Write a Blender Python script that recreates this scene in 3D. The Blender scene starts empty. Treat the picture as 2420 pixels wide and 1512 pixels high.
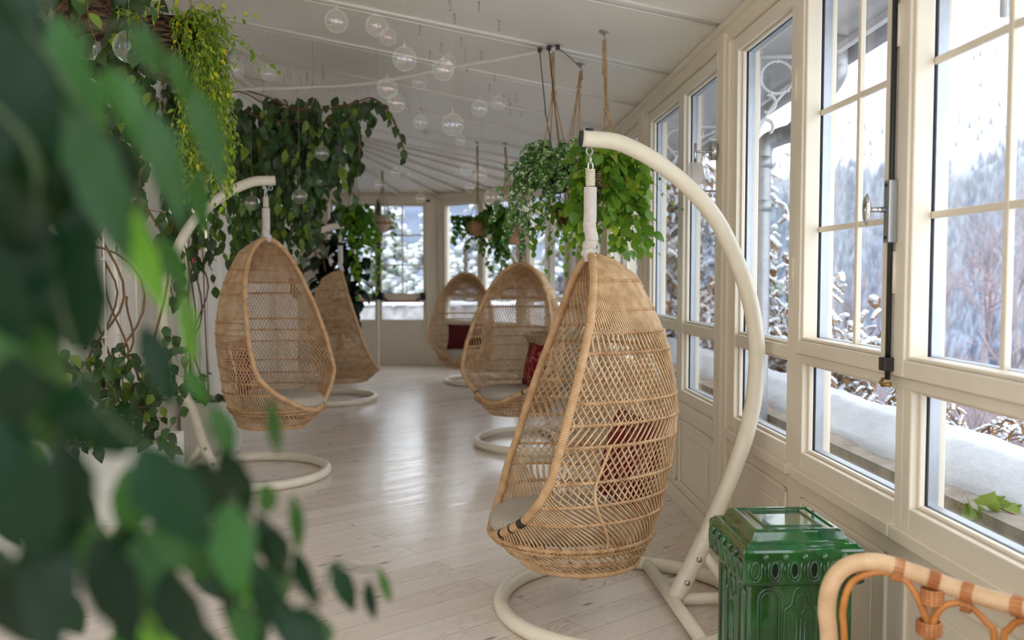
import bpy, math, random
import numpy as np
from mathutils import Vector, Matrix

rng = np.random.default_rng(11)
random.seed(11)
SC = bpy.context.scene
COL = SC.collection
PI = math.pi

# ------------------------------------------------------------------ camera model
FPX, CAMH = 2100.0, 1.35
PITCH = math.atan((756 - 652) / FPX)
CAM = np.array([0.0, 0.0, CAMH])


def ray(px, py):
    dx, dy = (px - 1210) / FPX, (py - 756) / FPX
    r = np.array([dx, math.cos(PITCH) - dy * math.sin(PITCH), -math.sin(PITCH) - dy * math.cos(PITCH)])
    return r / r[1]


def at(px, py, Y):
    return ray(px, py) * Y + CAM


WA, WB = 1.27, 0.0545            # window wall: x = WA - WB*y
CZ, CS = 2.57, 0.19              # eaves height of the ceiling and its slope


def wall_x(y):
    return WA - WB * y


def inner_x(y):
    return -2.15 - 0.045 * y


def ceil_z(x, y):
    return CZ + CS * (WA - WB * y - x)


def on_ceiling(px, py):
    r = ray(px, py)
    t = (CZ - CAMH + CS * WA) / (r[2] + CS * (WB + r[0]))
    return r * t + CAM


# ------------------------------------------------------------------ mesh builder
class MB:
    def __init__(self):
        self.v, self.f, self.m, self.a, self.n = [], [], [], [], 0

    def add(self, v, f, mat=0, a=None):
        v = np.asarray(v, float).reshape(-1, 3)
        if isinstance(f, np.ndarray):
            fs = [f]
        else:
            by = {}
            for q in f:
                by.setdefault(len(q), []).append(q)
            fs = [np.array(x, int) for x in by.values()]
        for q in fs:
            self.f.append(q + self.n)
            self.m.append(np.full(len(q), mat, int))
        self.v.append(v)
        self.a.append(np.zeros(len(v)) if a is None else np.broadcast_to(np.asarray(a, float), (len(v),)))
        self.n += len(v)
        return self

    def box(self, lo, hi, M=None, mat=0):
        x0, y0, z0 = lo
        x1, y1, z1 = hi
        v = np.array([(x0, y0, z0), (x1, y0, z0), (x1, y1, z0), (x0, y1, z0), (x0, y0, z1), (x1, y0, z1), (x1, y1, z1), (x0, y1, z1)], float)
        fc = np.array([(3, 2, 1, 0), (4, 5, 6, 7), (0, 1, 5, 4), (1, 2, 6, 5), (2, 3, 7, 6), (3, 0, 4, 7)])
        if M is not None:
            v = M(v)
            if np.dot(np.cross(v[1] - v[0], v[3] - v[0]), v[4] - v[0]) < 0:
                fc = fc[:, ::-1]
        return self.add(v, fc, mat)

    def tube(self, P, r, n=8, closed=False, caps=True, mat=0, nrm=None, flat=1.0):
        P = np.asarray(P, float)
        k = len(P)
        if closed:
            T = np.roll(P, -1, 0) - np.roll(P, 1, 0)
        else:
            T = np.gradient(P, axis=0)
        T /= np.linalg.norm(T, axis=1)[:, None] + 1e-12
        if nrm is None:
            N = np.zeros_like(P)
            ref = np.array([0, 0, 1.0]) if abs(T[0][2]) < .9 else np.array([1.0, 0, 0])
            u = np.cross(T[0], ref)
            u /= np.linalg.norm(u)
            for i in range(k):
                u = u - T[i] * u.dot(T[i])
                u /= np.linalg.norm(u) + 1e-12
                N[i] = u
        else:
            N = np.asarray(nrm, float)
            N = N - T * (N * T).sum(1)[:, None]
            N /= np.linalg.norm(N, axis=1)[:, None] + 1e-12
        B = np.cross(T, N)
        th = np.arange(n) * 2 * PI / n
        r = np.broadcast_to(np.asarray(r, float), (k,))
        R = r[:, None, None] * (np.cos(th)[None, :, None] * N[:, None, :] * flat + np.sin(th)[None, :, None] * B[:, None, :])
        V = (P[:, None, :] + R).reshape(-1, 3)
        L = np.concatenate([[0], np.cumsum(np.linalg.norm(np.diff(P, axis=0), axis=1))])
        kk = k if closed else k - 1
        i = np.arange(kk)[:, None]
        j = np.arange(n)[None, :]
        i2 = (i + 1) % k
        j2 = (j + 1) % n
        F = np.stack([np.broadcast_to(i * n, (kk, n)) + j, np.broadcast_to(i * n, (kk, n)) + j2, np.broadcast_to(i2 * n, (kk, n)) + j2, np.broadcast_to(i2 * n, (kk, n)) + j], -1).reshape(-1, 4)
        self.add(V, F, mat, np.repeat(L, n))
        if caps and not closed:
            b = self.n - k * n
            self.f.append(np.array([list(range(b + n - 1, b - 1, -1))]))
            self.m.append(np.array([mat]))
            e = b + (k - 1) * n
            self.f.append(np.array([list(range(e, e + n))]))
            self.m.append(np.array([mat]))
        return self

    def lathe(self, prof, n=24, M=None, mat=0, c=(0, 0, 0)):
        prof = np.asarray(prof, float)
        th = np.arange(n) * 2 * PI / n
        V = np.stack([prof[:, 0][:, None] * np.cos(th), prof[:, 0][:, None] * np.sin(th), np.repeat(prof[:, 1][:, None], n, 1)], -1).reshape(-1, 3) + np.asarray(c, float)
        if M is not None:
            V = M(V)
        k = len(prof)
        F = []
        i = np.arange(k - 1)[:, None]
        j = np.arange(n)[None, :]
        j2 = (j + 1) % n
        F = np.stack([i * n + j, i * n + j2, (i + 1) * n + j2, (i + 1) * n + j], -1).reshape(-1, 4)
        self.add(V, F, mat)
        b = self.n - k * n
        if prof[0, 0] > 1e-4:
            self.f.append(np.array([list(range(b + n - 1, b - 1, -1))])); self.m.append(np.array([mat]))
        if prof[-1, 0] > 1e-4:
            e = b + (k - 1) * n
            self.f.append(np.array([list(range(e, e + n))])); self.m.append(np.array([mat]))
        return self

    def mesh(self, name, mats, smooth=True):
        V = np.concatenate(self.v) if self.v else np.zeros((0, 3))
        me = bpy.data.meshes.new(name)
        tot = sum(len(x) for x in self.f)
        loops = np.concatenate([x.reshape(-1) for x in self.f])
        lens = np.concatenate([np.full(len(x), x.shape[1]) for x in self.f])
        me.vertices.add(len(V))
        me.vertices.foreach_set('co', V.astype(np.float32).ravel())
        me.loops.add(len(loops))
        me.loops.foreach_set('vertex_index', loops.astype(np.int32))
        me.polygons.add(tot)
        me.polygons.foreach_set('loop_start', np.concatenate([[0], np.cumsum(lens)[:-1]]).astype(np.int32))
        if not isinstance(mats, (list, tuple)):
            mats = [mats]
        for m in mats:
            me.materials.append(m)
        me.polygons.foreach_set('material_index', np.concatenate(self.m).astype(np.int32))
        me.polygons.foreach_set('use_smooth', np.full(tot, smooth))
        at_ = me.attributes.new('va', 'FLOAT', 'POINT')
        at_.data.foreach_set('value', np.concatenate(self.a).astype(np.float32))
        me.update(calc_edges=True)
        me.validate()
        return me


def link(name, me, parent=None, loc=None, rot=None):
    o = bpy.data.objects.new(name, me)
    COL.objects.link(o)
    if parent is not None:
        o.parent = parent
    if loc is not None:
        o.location = loc
    if rot is not None:
        o.rotation_euler = rot
    return o


def tag(o, label, cat, group=None, kind=None):
    o['label'] = label
    o['category'] = cat
    if group:
        o['group'] = group
    if kind:
        o['kind'] = kind
    return o


def thing(name, label, cat, loc=(0, 0, 0), rz=0, group=None, kind=None):
    o = bpy.data.objects.new(name, None)
    o.empty_display_size = .1
    COL.objects.link(o)
    o.location = loc
    o.rotation_euler = (0, 0, rz)
    return tag(o, label, cat, group, kind)


def part(name, mb, mat, parent, smooth=True, world=False, bevel=0, label=None):
    """a mesh under PARENT; with world=True the builder holds world coordinates and PARENT (unrotated) is subtracted"""
    if world:
        off = np.array(parent.location)
        q = parent
        while q.parent is not None:
            q = q.parent
            off = off + np.array(q.location)
        mb.v = [v - off for v in mb.v]
    o = link(name, mb.mesh(name, mat, smooth), parent)
    if bevel:
        b = o.modifiers.new('bevel', 'BEVEL')
        b.width = bevel
        b.segments = 2
        b.limit_method = 'ANGLE'
        b.harden_normals = False
    if label:
        o['label'] = label
    return o


def solo(name, mb, mat, label, cat, group=None, kind=None, smooth=True, bevel=0):
    """a thing that is one mesh; its origin is put at the middle of its base"""
    V = np.concatenate(mb.v)
    lo, hi = V.min(0), V.max(0)
    c = np.array([(lo[0] + hi[0]) / 2, (lo[1] + hi[1]) / 2, lo[2]])
    mb.v = [v - c for v in mb.v]
    o = link(name, mb.mesh(name, mat, smooth), None, c)
    if bevel:
        b = o.modifiers.new('bevel', 'BEVEL')
        b.width = bevel
        b.segments = 2
        b.limit_method = 'ANGLE'
    return tag(o, label, cat, group, kind)


def copy_tree(o, parent=None):
    c = o.copy()
    COL.objects.link(c)
    c.parent = parent
    for ch in list(o.children):
        copy_tree(ch, c)
    return c


def bez(pts, n=24):
    """smooth (Catmull-Rom) curve through pts"""
    P = np.asarray(pts, float)
    P = np.vstack([2 * P[0] - P[1], P, 2 * P[-1] - P[-2]])
    out = []
    segs = len(P) - 3
    for i in range(segs):
        p0, p1, p2, p3 = P[i:i + 4]
        t = np.linspace(0, 1, n, endpoint=(i == segs - 1))[:, None]
        out.append(.5 * ((2 * p1) + (-p0 + p2) * t + (2 * p0 - 5 * p1 + 4 * p2 - p3) * t ** 2 + (-p0 + 3 * p1 - 3 * p2 + p3) * t ** 3))
    return np.concatenate(out)


# ------------------------------------------------------------------ materials
def lin(r, g, b):
    f = lambda c: (c / 255 / 12.92) if c / 255 <= .04045 else ((c / 255 + .055) / 1.055) ** 2.4
    return (f(r), f(g), f(b), 1)


class NT:
    def __init__(self, name):
        self.m = bpy.data.materials.new(name)
        self.m.use_nodes = True
        self.t = self.m.node_tree
        self.t.nodes.clear()
        self.out = self.t.nodes.new('ShaderNodeOutputMaterial')

    def n(self, typ, **kw):
        x = self.t.nodes.new('ShaderNode' + typ)
        for k, v in kw.items():
            if k.startswith('i_'):
                key = k[2:].replace('_', ' ')
                x.inputs[key].default_value = v
            else:
                setattr(x, k, v)
        return x

    def l(self, a, b):
        self.t.links.new(a, b)

    def ramp(self, src, stops):
        r = self.n('ValToRGB')
        e = r.color_ramp.elements
        while len(e) < len(stops):
            e.new(.5)
        for q, (p, c) in zip(e, stops):
            q.position = p
            q.color = c
        if src is not None:
            self.l(src, r.inputs[0])
        return r

    def bsdf(self, base=None, rough=.5, metal=0, spec=.5):
        b = self.n('BsdfPrincipled')
        if base is not None and not hasattr(base, 'node'):
            b.inputs['Base Color'].default_value = base
        elif base is not None:
            self.l(base, b.inputs['Base Color'])
        b.inputs['Roughness'].default_value = rough
        b.inputs['Metallic'].default_value = metal
        b.inputs['Specular IOR Level'].default_value = spec
        self.l(b.outputs[0], self.out.inputs[0])
        return b

    def bump(self, b, h, strength=.3, dist=.01):
        q = self.n('Bump')
        q.inputs['Strength'].default_value = strength
        q.inputs['Distance'].default_value = dist
        self.l(h, q.inputs['Height'])
        self.l(q.outputs[0], b.inputs['Normal'])


def flat(name, col, rough=.5, metal=0, var=.06, scale=14, spec=.5, bump=0):
    t = NT(name)
    co = t.n('TexCoord')
    no = t.n('TexNoise')
    no.inputs['Scale'].default_value = scale
    no.inputs['Detail'].default_value = 3
    t.l(co.outputs['Object'], no.inputs['Vector'])
    a = tuple(max(0, c * (1 - var)) for c in col[:3]) + (1,)
    b_ = tuple(min(1, c * (1 + var)) for c in col[:3]) + (1,)
    r = t.ramp(no.outputs['Fac'], [(.3, a), (.7, b_)])
    b = t.bsdf(r.outputs[0], rough, metal, spec)
    if bump:
        t.bump(b, no.outputs['Fac'], bump, .004)
    return t.m


def leafmat(name, c0, c1, c2=None, rough=.38, trans=.25, spec=.45):
    """leaf: colour varies from leaf to leaf (mesh attribute), slight noise, partly translucent"""
    t = NT(name)
    at_ = t.n('Attribute', attribute_name='va')
    stops = [(0, c0), (1, c1)] if c2 is None else [(0, c0), (.8, c1), (1, c2)]
    r = t.ramp(at_.outputs['Fac'], stops)
    b = t.n('BsdfPrincipled')
    t.l(r.outputs[0], b.inputs['Base Color'])
    b.inputs['Roughness'].default_value = rough
    b.inputs['Specular IOR Level'].default_value = spec
    tr = t.n('BsdfTranslucent')
    mx = t.n('MixRGB', blend_type='MIX')
    mx.inputs[0].default_value = .4
    mx.inputs[2].default_value = (.35, .55, .05, 1)
    t.l(r.outputs[0], mx.inputs[1])
    t.l(mx.outputs[0], tr.inputs[0])
    ms = t.n('MixShader')
    ms.inputs[0].default_value = trans
    t.l(b.outputs[0], ms.inputs[1])
    t.l(tr.outputs[0], ms.inputs[2])
    t.l(ms.outputs[0], t.out.inputs[0])
    return t.m


def weave_cloth(name, ca, cb, scale=260, rough=.9, patches=None):
    t = NT(name)
    co = t.n('TexCoord')
    ch = t.n('TexChecker')
    ch.inputs['Scale'].default_value = scale
    ch.inputs['Color1'].default_value = ca
    ch.inputs['Color2'].default_value = cb
    t.l(co.outputs['Object'], ch.inputs['Vector'])
    col = ch.outputs['Color']
    if patches:
        vo = t.n('TexVoronoi', feature='DISTANCE_TO_EDGE')
        vo.inputs['Scale'].default_value = patches[0]
        no = t.n('TexNoise')
        no.inputs['Scale'].default_value = 9
        add = t.n('MixRGB', blend_type='LINEAR_LIGHT')
        add.inputs[0].default_value = .12
        t.l(co.outputs['Object'], add.inputs[1])
        t.l(no.outputs['Color'], add.inputs[2])
        t.l(co.outputs['Object'], no.inputs['Vector'])
        t.l(add.outputs[0], vo.inputs['Vector'])
        r = t.ramp(vo.outputs['Distance'], [(.03, (1, 1, 1, 1)), (.07, (0, 0, 0, 1))])
        mx = t.n('MixRGB')
        t.l(r.outputs[0], mx.inputs[0])
        t.l(col, mx.inputs[1])
        mx.inputs[2].default_value = patches[1]
        col = mx.outputs[0]
    b = t.bsdf(col, rough, 0, .2)
    t.bump(b, ch.outputs['Fac'], .35, .002)
    return t.m


def rattan(name, c0, c1, freq=0, rough=.42, bump=.6):
    """cane: streaky honey colour; with freq the windings of a wrapped cane along the tube length"""
    t = NT(name)
    co = t.n('TexCoord')
    no = t.n('TexNoise')
    no.inputs['Scale'].default_value = 22
    no.inputs['Detail'].default_value = 4
    t.l(co.outputs['Object'], no.inputs['Vector'])
    r = t.ramp(no.outputs['Fac'], [(.3, c0), (.68, c1)])
    col = r.outputs[0]
    if freq:
        a = t.n('Attribute', attribute_name='va')
        m1 = t.n('Math', operation='MULTIPLY')
        m1.inputs[1].default_value = freq
        t.l(a.outputs['Fac'], m1.inputs[0])
        fr = t.n('Math', operation='FRACT')
        t.l(m1.outputs[0], fr.inputs[0])
        pp = t.n('Math', operation='PINGPONG')
        pp.inputs[1].default_value = .5
        t.l(fr.outputs[0], pp.inputs[0])
        rr = t.ramp(pp.outputs[0], [(0, (.45, .33, .22, 1)), (.16, (1, 1, 1, 1))])
        mx = t.n('MixRGB', blend_type='MULTIPLY')
        mx.inputs[0].default_value = .8
        t.l(col, mx.inputs[1])
        t.l(rr.outputs[0], mx.inputs[2])
        col = mx.outputs[0]
        b = t.bsdf(col, rough)
        t.bump(b, rr.outputs[0], bump, .002)
    else:
        b = t.bsdf(col, rough)
    return t.m


def glasspane(name, tint=(.97, .985, 1, 1), refl=.5):
    t = NT(name)
    tr = t.n('BsdfTransparent')
    tr.inputs[0].default_value = tint
    gl = t.n('BsdfGlossy')
    gl.inputs['Roughness'].default_value = .01
    fr = t.n('Fresnel')
    ge = t.n('NewGeometry')
    mr = t.n('MapRange')
    mr.inputs['To Min'].default_value = 1.35
    mr.inputs['To Max'].default_value = 1 / 1.35
    t.l(ge.outputs['Backfacing'], mr.inputs['Value'])
    t.l(mr.outputs[0], fr.inputs[0])
    ms = t.n('MixShader')
    t.l(fr.outputs[0], ms.inputs[0])
    t.l(tr.outputs[0], ms.inputs[1])
    t.l(gl.outputs[0], ms.inputs[2])
    t.l(ms.outputs[0], t.out.inputs[0])
    return t.m


def globeglass(name):
    """thin blown glass with an oil-slick sheen: clear film plus a thin-film mirror coat"""
    t = NT(name)
    tr = t.n('BsdfTransparent')
    tr.inputs[0].default_value = (.925, .925, .93, 1)
    co = t.n('TexCoord')
    no = t.n('TexNoise')
    no.inputs['Scale'].default_value = 14
    t.l(co.outputs['Object'], no.inputs['Vector'])
    lw = t.n('LayerWeight')
    lw.inputs['Blend'].default_value = .5
    ad = t.n('Math', operation='ADD')
    t.l(lw.outputs['Facing'], ad.inputs[0])
    t.l(no.outputs['Fac'], ad.inputs[1])
    mu = t.n('Math', operation='MULTIPLY')
    mu.inputs[1].default_value = 2.2
    t.l(ad.outputs[0], mu.inputs[0])
    fr_ = t.n('Math', operation='FRACT')
    t.l(mu.outputs[0], fr_.inputs[0])
    rp = t.ramp(fr_.outputs[0], [(0, (.5, .8, 1, 1)), (.22, (.95, .7, 1, 1)), (.42, (1, .75, .75, 1)), (.6, (1, 1, .6, 1)), (.8, (.6, 1, .85, 1)), (1, (.5, .8, 1, 1))])
    gl = t.n('BsdfGlossy')
    gl.inputs['Roughness'].default_value = .015
    ge = t.n('NewGeometry')
    mr = t.n('MapRange')
    mr.inputs['To Min'].default_value = 2.1
    mr.inputs['To Max'].default_value = 1 / 2.1
    t.l(ge.outputs['Backfacing'], mr.inputs['Value'])
    fr = t.n('Fresnel')
    t.l(mr.outputs[0], fr.inputs[0])
    sc = t.n('VectorMath', operation='SCALE')
    t.l(rp.outputs[0], sc.inputs[0])
    t.l(fr.outputs[0], sc.inputs['Scale'])
    t.l(sc.outputs[0], gl.inputs[0])
    ms = t.n('AddShader')
    t.l(tr.outputs[0], ms.inputs[0])
    t.l(gl.outputs[0], ms.inputs[1])
    t.l(ms.outputs[0], t.out.inputs[0])
    return t.m


def bark(name, c0, c1, scale=16):
    t = NT(name)
    co = t.n('TexCoord')
    mp = t.n('Mapping')
    mp.inputs['Scale'].default_value = (1, 1, 5)
    t.l(co.outputs['Object'], mp.inputs[0])
    no = t.n('TexNoise')
    no.inputs['Scale'].default_value = scale
    no.inputs['Detail'].default_value = 6
    no.inputs['Distortion'].default_value = 1.5
    t.l(mp.outputs[0], no.inputs['Vector'])
    r = t.ramp(no.outputs['Fac'], [(.42, c0), (.62, c1)])
    b = t.bsdf(r.outputs[0], .9, 0, .2)
    t.bump(b, no.outputs['Fac'], .8, .01)
    return t.m


def floormat():
    t = NT('whitewashed_pine')
    co = t.n('TexCoord')
    mp = t.n('Mapping')
    mp.inputs['Rotation'].default_value = (0, 0, -math.atan2(.63, .777))
    t.l(co.outputs['Object'], mp.inputs[0])
    br = t.n('TexBrick')
    br.inputs['Color1'].default_value = (0, 0, 0, 1)
    br.inputs['Color2'].default_value = (1, 1, 1, 1)
    br.inputs['Mortar'].default_value = (.5, .5, .5, 1)
    br.inputs['Scale'].default_value = 1
    br.inputs['Brick Width'].default_value = 3.7
    br.inputs['Row Height'].default_value = .15
    br.inputs['Mortar Size'].default_value = .0011
    br.inputs['Bias'].default_value = 0
    br.offset = .37
    t.l(mp.outputs[0], br.inputs['Vector'])
    # per-board offset so that the grain differs from board to board
    sc = t.n('MixRGB', blend_type='MULTIPLY')
    sc.inputs[0].default_value = 1
    sc.inputs[2].default_value = (17, 9, 5, 1)
    t.l(br.outputs['Color'], sc.inputs[1])
    ad = t.n('VectorMath', operation='ADD')
    t.l(mp.outputs[0], ad.inputs[0])
    t.l(sc.outputs[0], ad.inputs[1])
    st = t.n('Mapping')
    st.inputs['Scale'].default_value = (.55, 7, 1)
    t.l(ad.outputs[0], st.inputs[0])
    n1 = t.n('TexNoise')
    n1.inputs['Scale'].default_value = 2.1
    n1.inputs['Detail'].default_value = 2
    n1.inputs['Distortion'].default_value = .4
    t.l(st.outputs[0], n1.inputs['Vector'])
    # growth rings = contour lines of the stretched noise
    mu = t.n('Math', operation='MULTIPLY')
    mu.inputs[1].default_value = 26
    t.l(n1.outputs['Fac'], mu.inputs[0])
    fr = t.n('Math', operation='FRACT')
    t.l(mu.outputs[0], fr.inputs[0])
    rg = t.ramp(fr.outputs[0], [(0, (0, 0, 0, 1)), (.62, (.12, .12, .12, 1)), (.9, (1, 1, 1, 1)), (1, (.1, .1, .1, 1))])
    # where the rings show
    n2 = t.n('TexNoise')
    n2.inputs['Scale'].default_value = 1.1
    t.l(ad.outputs[0], n2.inputs['Vector'])
    rm = t.ramp(n2.outputs['Fac'], [(.40, (.05, .05, .05, 1)), (.62, (.62, .62, .62, 1))])
    rgm = t.n('MixRGB', blend_type='MULTIPLY')
    rgm.inputs[0].default_value = 1
    t.l(rg.outputs[0], rgm.inputs[1])
    t.l(rm.outputs[0], rgm.inputs[2])
    # knots
    ks = t.n('Mapping')
    ks.inputs['Scale'].default_value = (3.4, 9.0, 1)
    t.l(ad.outputs[0], ks.inputs[0])
    vo = t.n('TexVoronoi')
    vo.inputs['Scale'].default_value = 1
    t.l(ks.outputs[0], vo.inputs['Vector'])
    kr = t.ramp(vo.outputs['Distance'], [(.04, (1, 1, 1, 1)), (.14, (0, 0, 0, 1))])
    base = t.ramp(br.outputs['Color'], [(0, lin(229, 217, 207)), (.5, lin(236, 227, 218)), (1, lin(224, 211, 202))])
    n3 = t.n('TexNoise')
    n3.inputs['Scale'].default_value = 3
    t.l(st.outputs[0], n3.inputs['Vector'])
    m0 = t.n('MixRGB', blend_type='MULTIPLY')
    m0.inputs[0].default_value = .18
    t.l(base.outputs[0], m0.inputs[1])
    r3 = t.ramp(n3.outputs['Fac'], [(.3, (.72, .68, .66, 1)), (.7, (1, 1, 1, 1))])
    t.l(r3.outputs[0], m0.inputs[2])
    m1 = t.n('MixRGB')
    t.l(rgm.outputs[0], m1.inputs[0])
    t.l(m0.outputs[0], m1.inputs[1])
    m1.inputs[2].default_value = lin(150, 118, 98)
    m2 = t.n('MixRGB')
    kf = t.n('Math', operation='MULTIPLY')
    kf.inputs[1].default_value = .75
    t.l(kr.outputs[0], kf.inputs[0])
    t.l(kf.outputs[0], m2.inputs[0])
    t.l(m1.outputs[0], m2.inputs[1])
    m2.inputs[2].default_value = lin(118, 100, 96)
    m3 = t.n('MixRGB')
    t.l(br.outputs['Fac'], m3.inputs[0])
    t.l(m2.outputs[0], m3.inputs[1])
    m3.inputs[2].default_value = lin(158, 138, 124)
    b = t.bsdf(m3.outputs[0], .3, 0, .45)
    rr = t.ramp(n3.outputs['Fac'], [(.3, (.16, .16, .16, 1)), (.7, (.27, .27, .27, 1))])
    t.l(rr.outputs[0], b.inputs['Roughness'])
    iv = t.n('Math', operation='SUBTRACT')
    iv.inputs[0].default_value = 1
    t.l(br.outputs['Fac'], iv.inputs[1])
    t.bump(b, iv.outputs[0], .25, .001)
    return t.m


M = {}
M['wall'] = flat('cream_wall_paint', lin(236, 231, 222), .5, var=.015, scale=3)
M['trim'] = flat('cream_gloss_paint', lin(232, 225, 212), .35, var=.02, scale=4)
M['ceil'] = flat('ceiling_paint', lin(240, 237, 231), .4, var=.015, scale=2)
M['floor'] = floormat()
M['wallr'] = flat('cream_joinery_paint', lin(226, 215, 196), .4, var=.02, scale=3)
M['sash'] = flat('white_sash_paint', lin(226, 217, 200), .35, var=.03, scale=5)
M['alu'] = flat('grey_spacer', lin(176, 182, 190), .4, .6)
M['navy'] = flat('navy_gasket', lin(22, 30, 62), .5)
M['glass'] = glasspane('window_glass')
M['globe'] = globeglass('iridescent_glass')
M['black'] = flat('black_iron', lin(34, 33, 34), .45)
M['darksteel'] = flat('dark_steel', lin(60, 58, 56), .4, .6)
M['chrome'] = flat('chrome', lin(205, 207, 210), .12, 1, var=.02)
M['brass'] = flat('old_brass', lin(160, 128, 70), .35, 1)
M['zinc'] = flat('zinc', lin(170, 172, 174), .35, .9)
M['cream'] = flat('cream_powder_coat', lin(232, 225, 206), .33, var=.03, scale=18)
M['cap'] = flat('navy_plastic_cap', lin(42, 46, 58), .5)
M['sleeve'] = flat('linen_sleeve', lin(214, 206, 202), .9, var=.05, scale=60, spec=.1, bump=.2)
M['cane'] = rattan('honey_cane', lin(186, 150, 108), lin(224, 194, 156))
M['rim'] = rattan('wrapped_rim_cane', lin(188, 148, 104), lin(218, 180, 136), freq=120)
M['band'] = rattan('twined_band', lin(164, 124, 84), lin(208, 172, 130))
M['tape'] = flat('black_tape', lin(40, 36, 32), .6)
M['cushion'] = weave_cloth('grey_check_cloth', lin(196, 186, 172), lin(150, 142, 130), 210)
M['redpat'] = weave_cloth('red_pattern_cloth', lin(122, 38, 38), lin(96, 28, 32), 240, patches=(9, lin(150, 112, 104)))
M['crimson'] = weave_cloth('crimson_vein_cloth', lin(138, 24, 34), lin(112, 18, 30), 240, patches=(8, lin(178, 120, 110)))
M['maroon'] = weave_cloth('maroon_cloth', lin(108, 44, 48), lin(82, 32, 38), 200)
M['brown'] = weave_cloth('brown_cloth', lin(104, 66, 46), lin(82, 50, 36), 200)
M['rope'] = rattan('jute_rope', lin(160, 130, 94), lin(202, 174, 136), freq=90, rough=.9)
M['thread'] = flat('clear_thread', lin(200, 200, 198), .3)
M['bark'] = bark('bark_pot', lin(28, 20, 16), lin(104, 78, 58))
M['fibre'] = bark('pale_fibre_pot', lin(110, 88, 66), lin(196, 172, 144), 22)
M['jute'] = weave_cloth('jute_basket_cloth', lin(196, 152, 118), lin(168, 126, 96), 190)
M['jutew'] = weave_cloth('white_jute', lin(216, 198, 178), lin(192, 172, 150), 160)
M['soil'] = flat('potting_soil', lin(52, 40, 32), .95, var=.4, scale=40)
M['stem'] = flat('brown_stem', lin(108, 80, 52), .7, var=.2)
M['dstem'] = flat('dark_green_stem', lin(54, 70, 36), .6, var=.2)
M['snowcap'] = flat('settled_snow', lin(200, 205, 213), .8, var=.04, scale=38, spec=.2, bump=.9)
M['gstem'] = flat('green_stem', lin(104, 128, 52), .6, var=.2)
M['vine'] = leafmat('dark_vine_leaf', lin(18, 42, 18), lin(48, 84, 34), lin(118, 140, 36), trans=.16)
M['tendril'] = leafmat('fresh_vine_leaf', lin(52, 104, 28), lin(120, 164, 48), lin(170, 186, 60))
M['lemon'] = leafmat('yellow_green_leaf', lin(74, 108, 18), lin(142, 168, 36), lin(206, 188, 40), trans=.3)
M['ficus'] = leafmat('weeping_leaf', lin(18, 52, 30), lin(40, 88, 32), lin(104, 156, 40), rough=.3, trans=.2, spec=.2)
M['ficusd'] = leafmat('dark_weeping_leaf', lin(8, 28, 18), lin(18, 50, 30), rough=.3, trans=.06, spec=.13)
M['hoya'] = leafmat('hoya_leaf', lin(66, 118, 26), lin(126, 172, 48), lin(176, 190, 66), trans=.35)
M['ivy'] = leafmat('ivy_leaf', lin(40, 84, 30), lin(88, 136, 52), lin(124, 160, 60))
M['yivy'] = leafmat('pale_ivy_leaf', lin(112, 130, 62), lin(150, 168, 84), lin(182, 186, 110))
M['rubber'] = leafmat('rubber_plant_leaf', lin(18, 32, 26), lin(40, 58, 44), rough=.22, trans=.04, spec=.6)
M['philo'] = leafmat('bright_green_leaf', lin(60, 118, 24), lin(110, 164, 40), lin(156, 190, 50), trans=.3)
M['stake'] = flat('bamboo_stake', lin(150, 96, 54), .6, var=.15)


def variegated():
    t = NT('variegated_leaf')
    a = t.n('Attribute', attribute_name='va')
    co = t.n('TexCoord')
    no = t.n('TexNoise')
    no.inputs['Scale'].default_value = 55
    no.inputs['Detail'].default_value = 2
    t.l(co.outputs['Object'], no.inputs['Vector'])
    g = t.ramp(a.outputs['Fac'], [(0, lin(48, 98, 40)), (1, lin(102, 150, 66))])
    r = t.ramp(no.outputs['Fac'], [(.56, (0, 0, 0, 1)), (.6, (1, 1, 1, 1))])
    mx = t.n('MixRGB')
    t.l(r.outputs[0], mx.inputs[0])
    t.l(g.outputs[0], mx.inputs[1])
    mx.inputs[2].default_value = lin(214, 222, 190)
    b = t.bsdf(mx.outputs[0], .4)
    return t.m


M['varieg'] = variegated()


def greenglaze():
    t = NT('green_tile_glaze')
    co = t.n('TexCoord')
    no = t.n('TexNoise')
    no.inputs['Scale'].default_value = 9
    no.inputs['Detail'].default_value = 5
    t.l(co.outputs['Object'], no.inputs['Vector'])
    r = t.ramp(no.outputs['Fac'], [(.3, lin(0, 46, 14)), (.6, lin(2, 88, 28)), (.8, lin(10, 112, 42))])
    b = t.bsdf(r.outputs[0], .07, 0, .6)
    b.inputs['Coat Weight'].default_value = .8
    b.inputs['Coat Roughness'].default_value = .03
    t.bump(b, no.outputs['Fac'], .12, .01)
    return t.m


M['glaze'] = greenglaze()
M['glazeline'] = flat('pale_glaze_ridge', lin(30, 138, 66), .12, var=.2, scale=30, spec=.6)
M['hole'] = flat('dark_vent_hole', lin(6, 10, 8), .9)
M['pole'] = rattan('thick_rattan_pole', lin(200, 164, 124), lin(222, 190, 152))
M['bent'] = rattan('orange_bent_cane', lin(176, 108, 48), lin(206, 140, 74))
M['bind'] = rattan('cane_binding', lin(170, 104, 56), lin(206, 144, 92), freq=110)
M['snow'] = flat('fresh_snow', lin(224, 229, 236), .8, var=.02, scale=6, spec=.2, bump=.2)
M['concrete'] = flat('weathered_concrete', lin(142, 134, 124), .9, var=.25, scale=12, spec=.2, bump=.4)
M['stone'] = flat('grey_stone', lin(160, 158, 158), .9, var=.4, scale=5, spec=.2, bump=.3)
M['soffit'] = flat('grey_white_soffit', lin(206, 208, 214), .6, var=.02)
M['pipe'] = flat('galvanised_pipe', lin(158, 160, 166), .4, .5, var=.08, scale=20)
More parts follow.
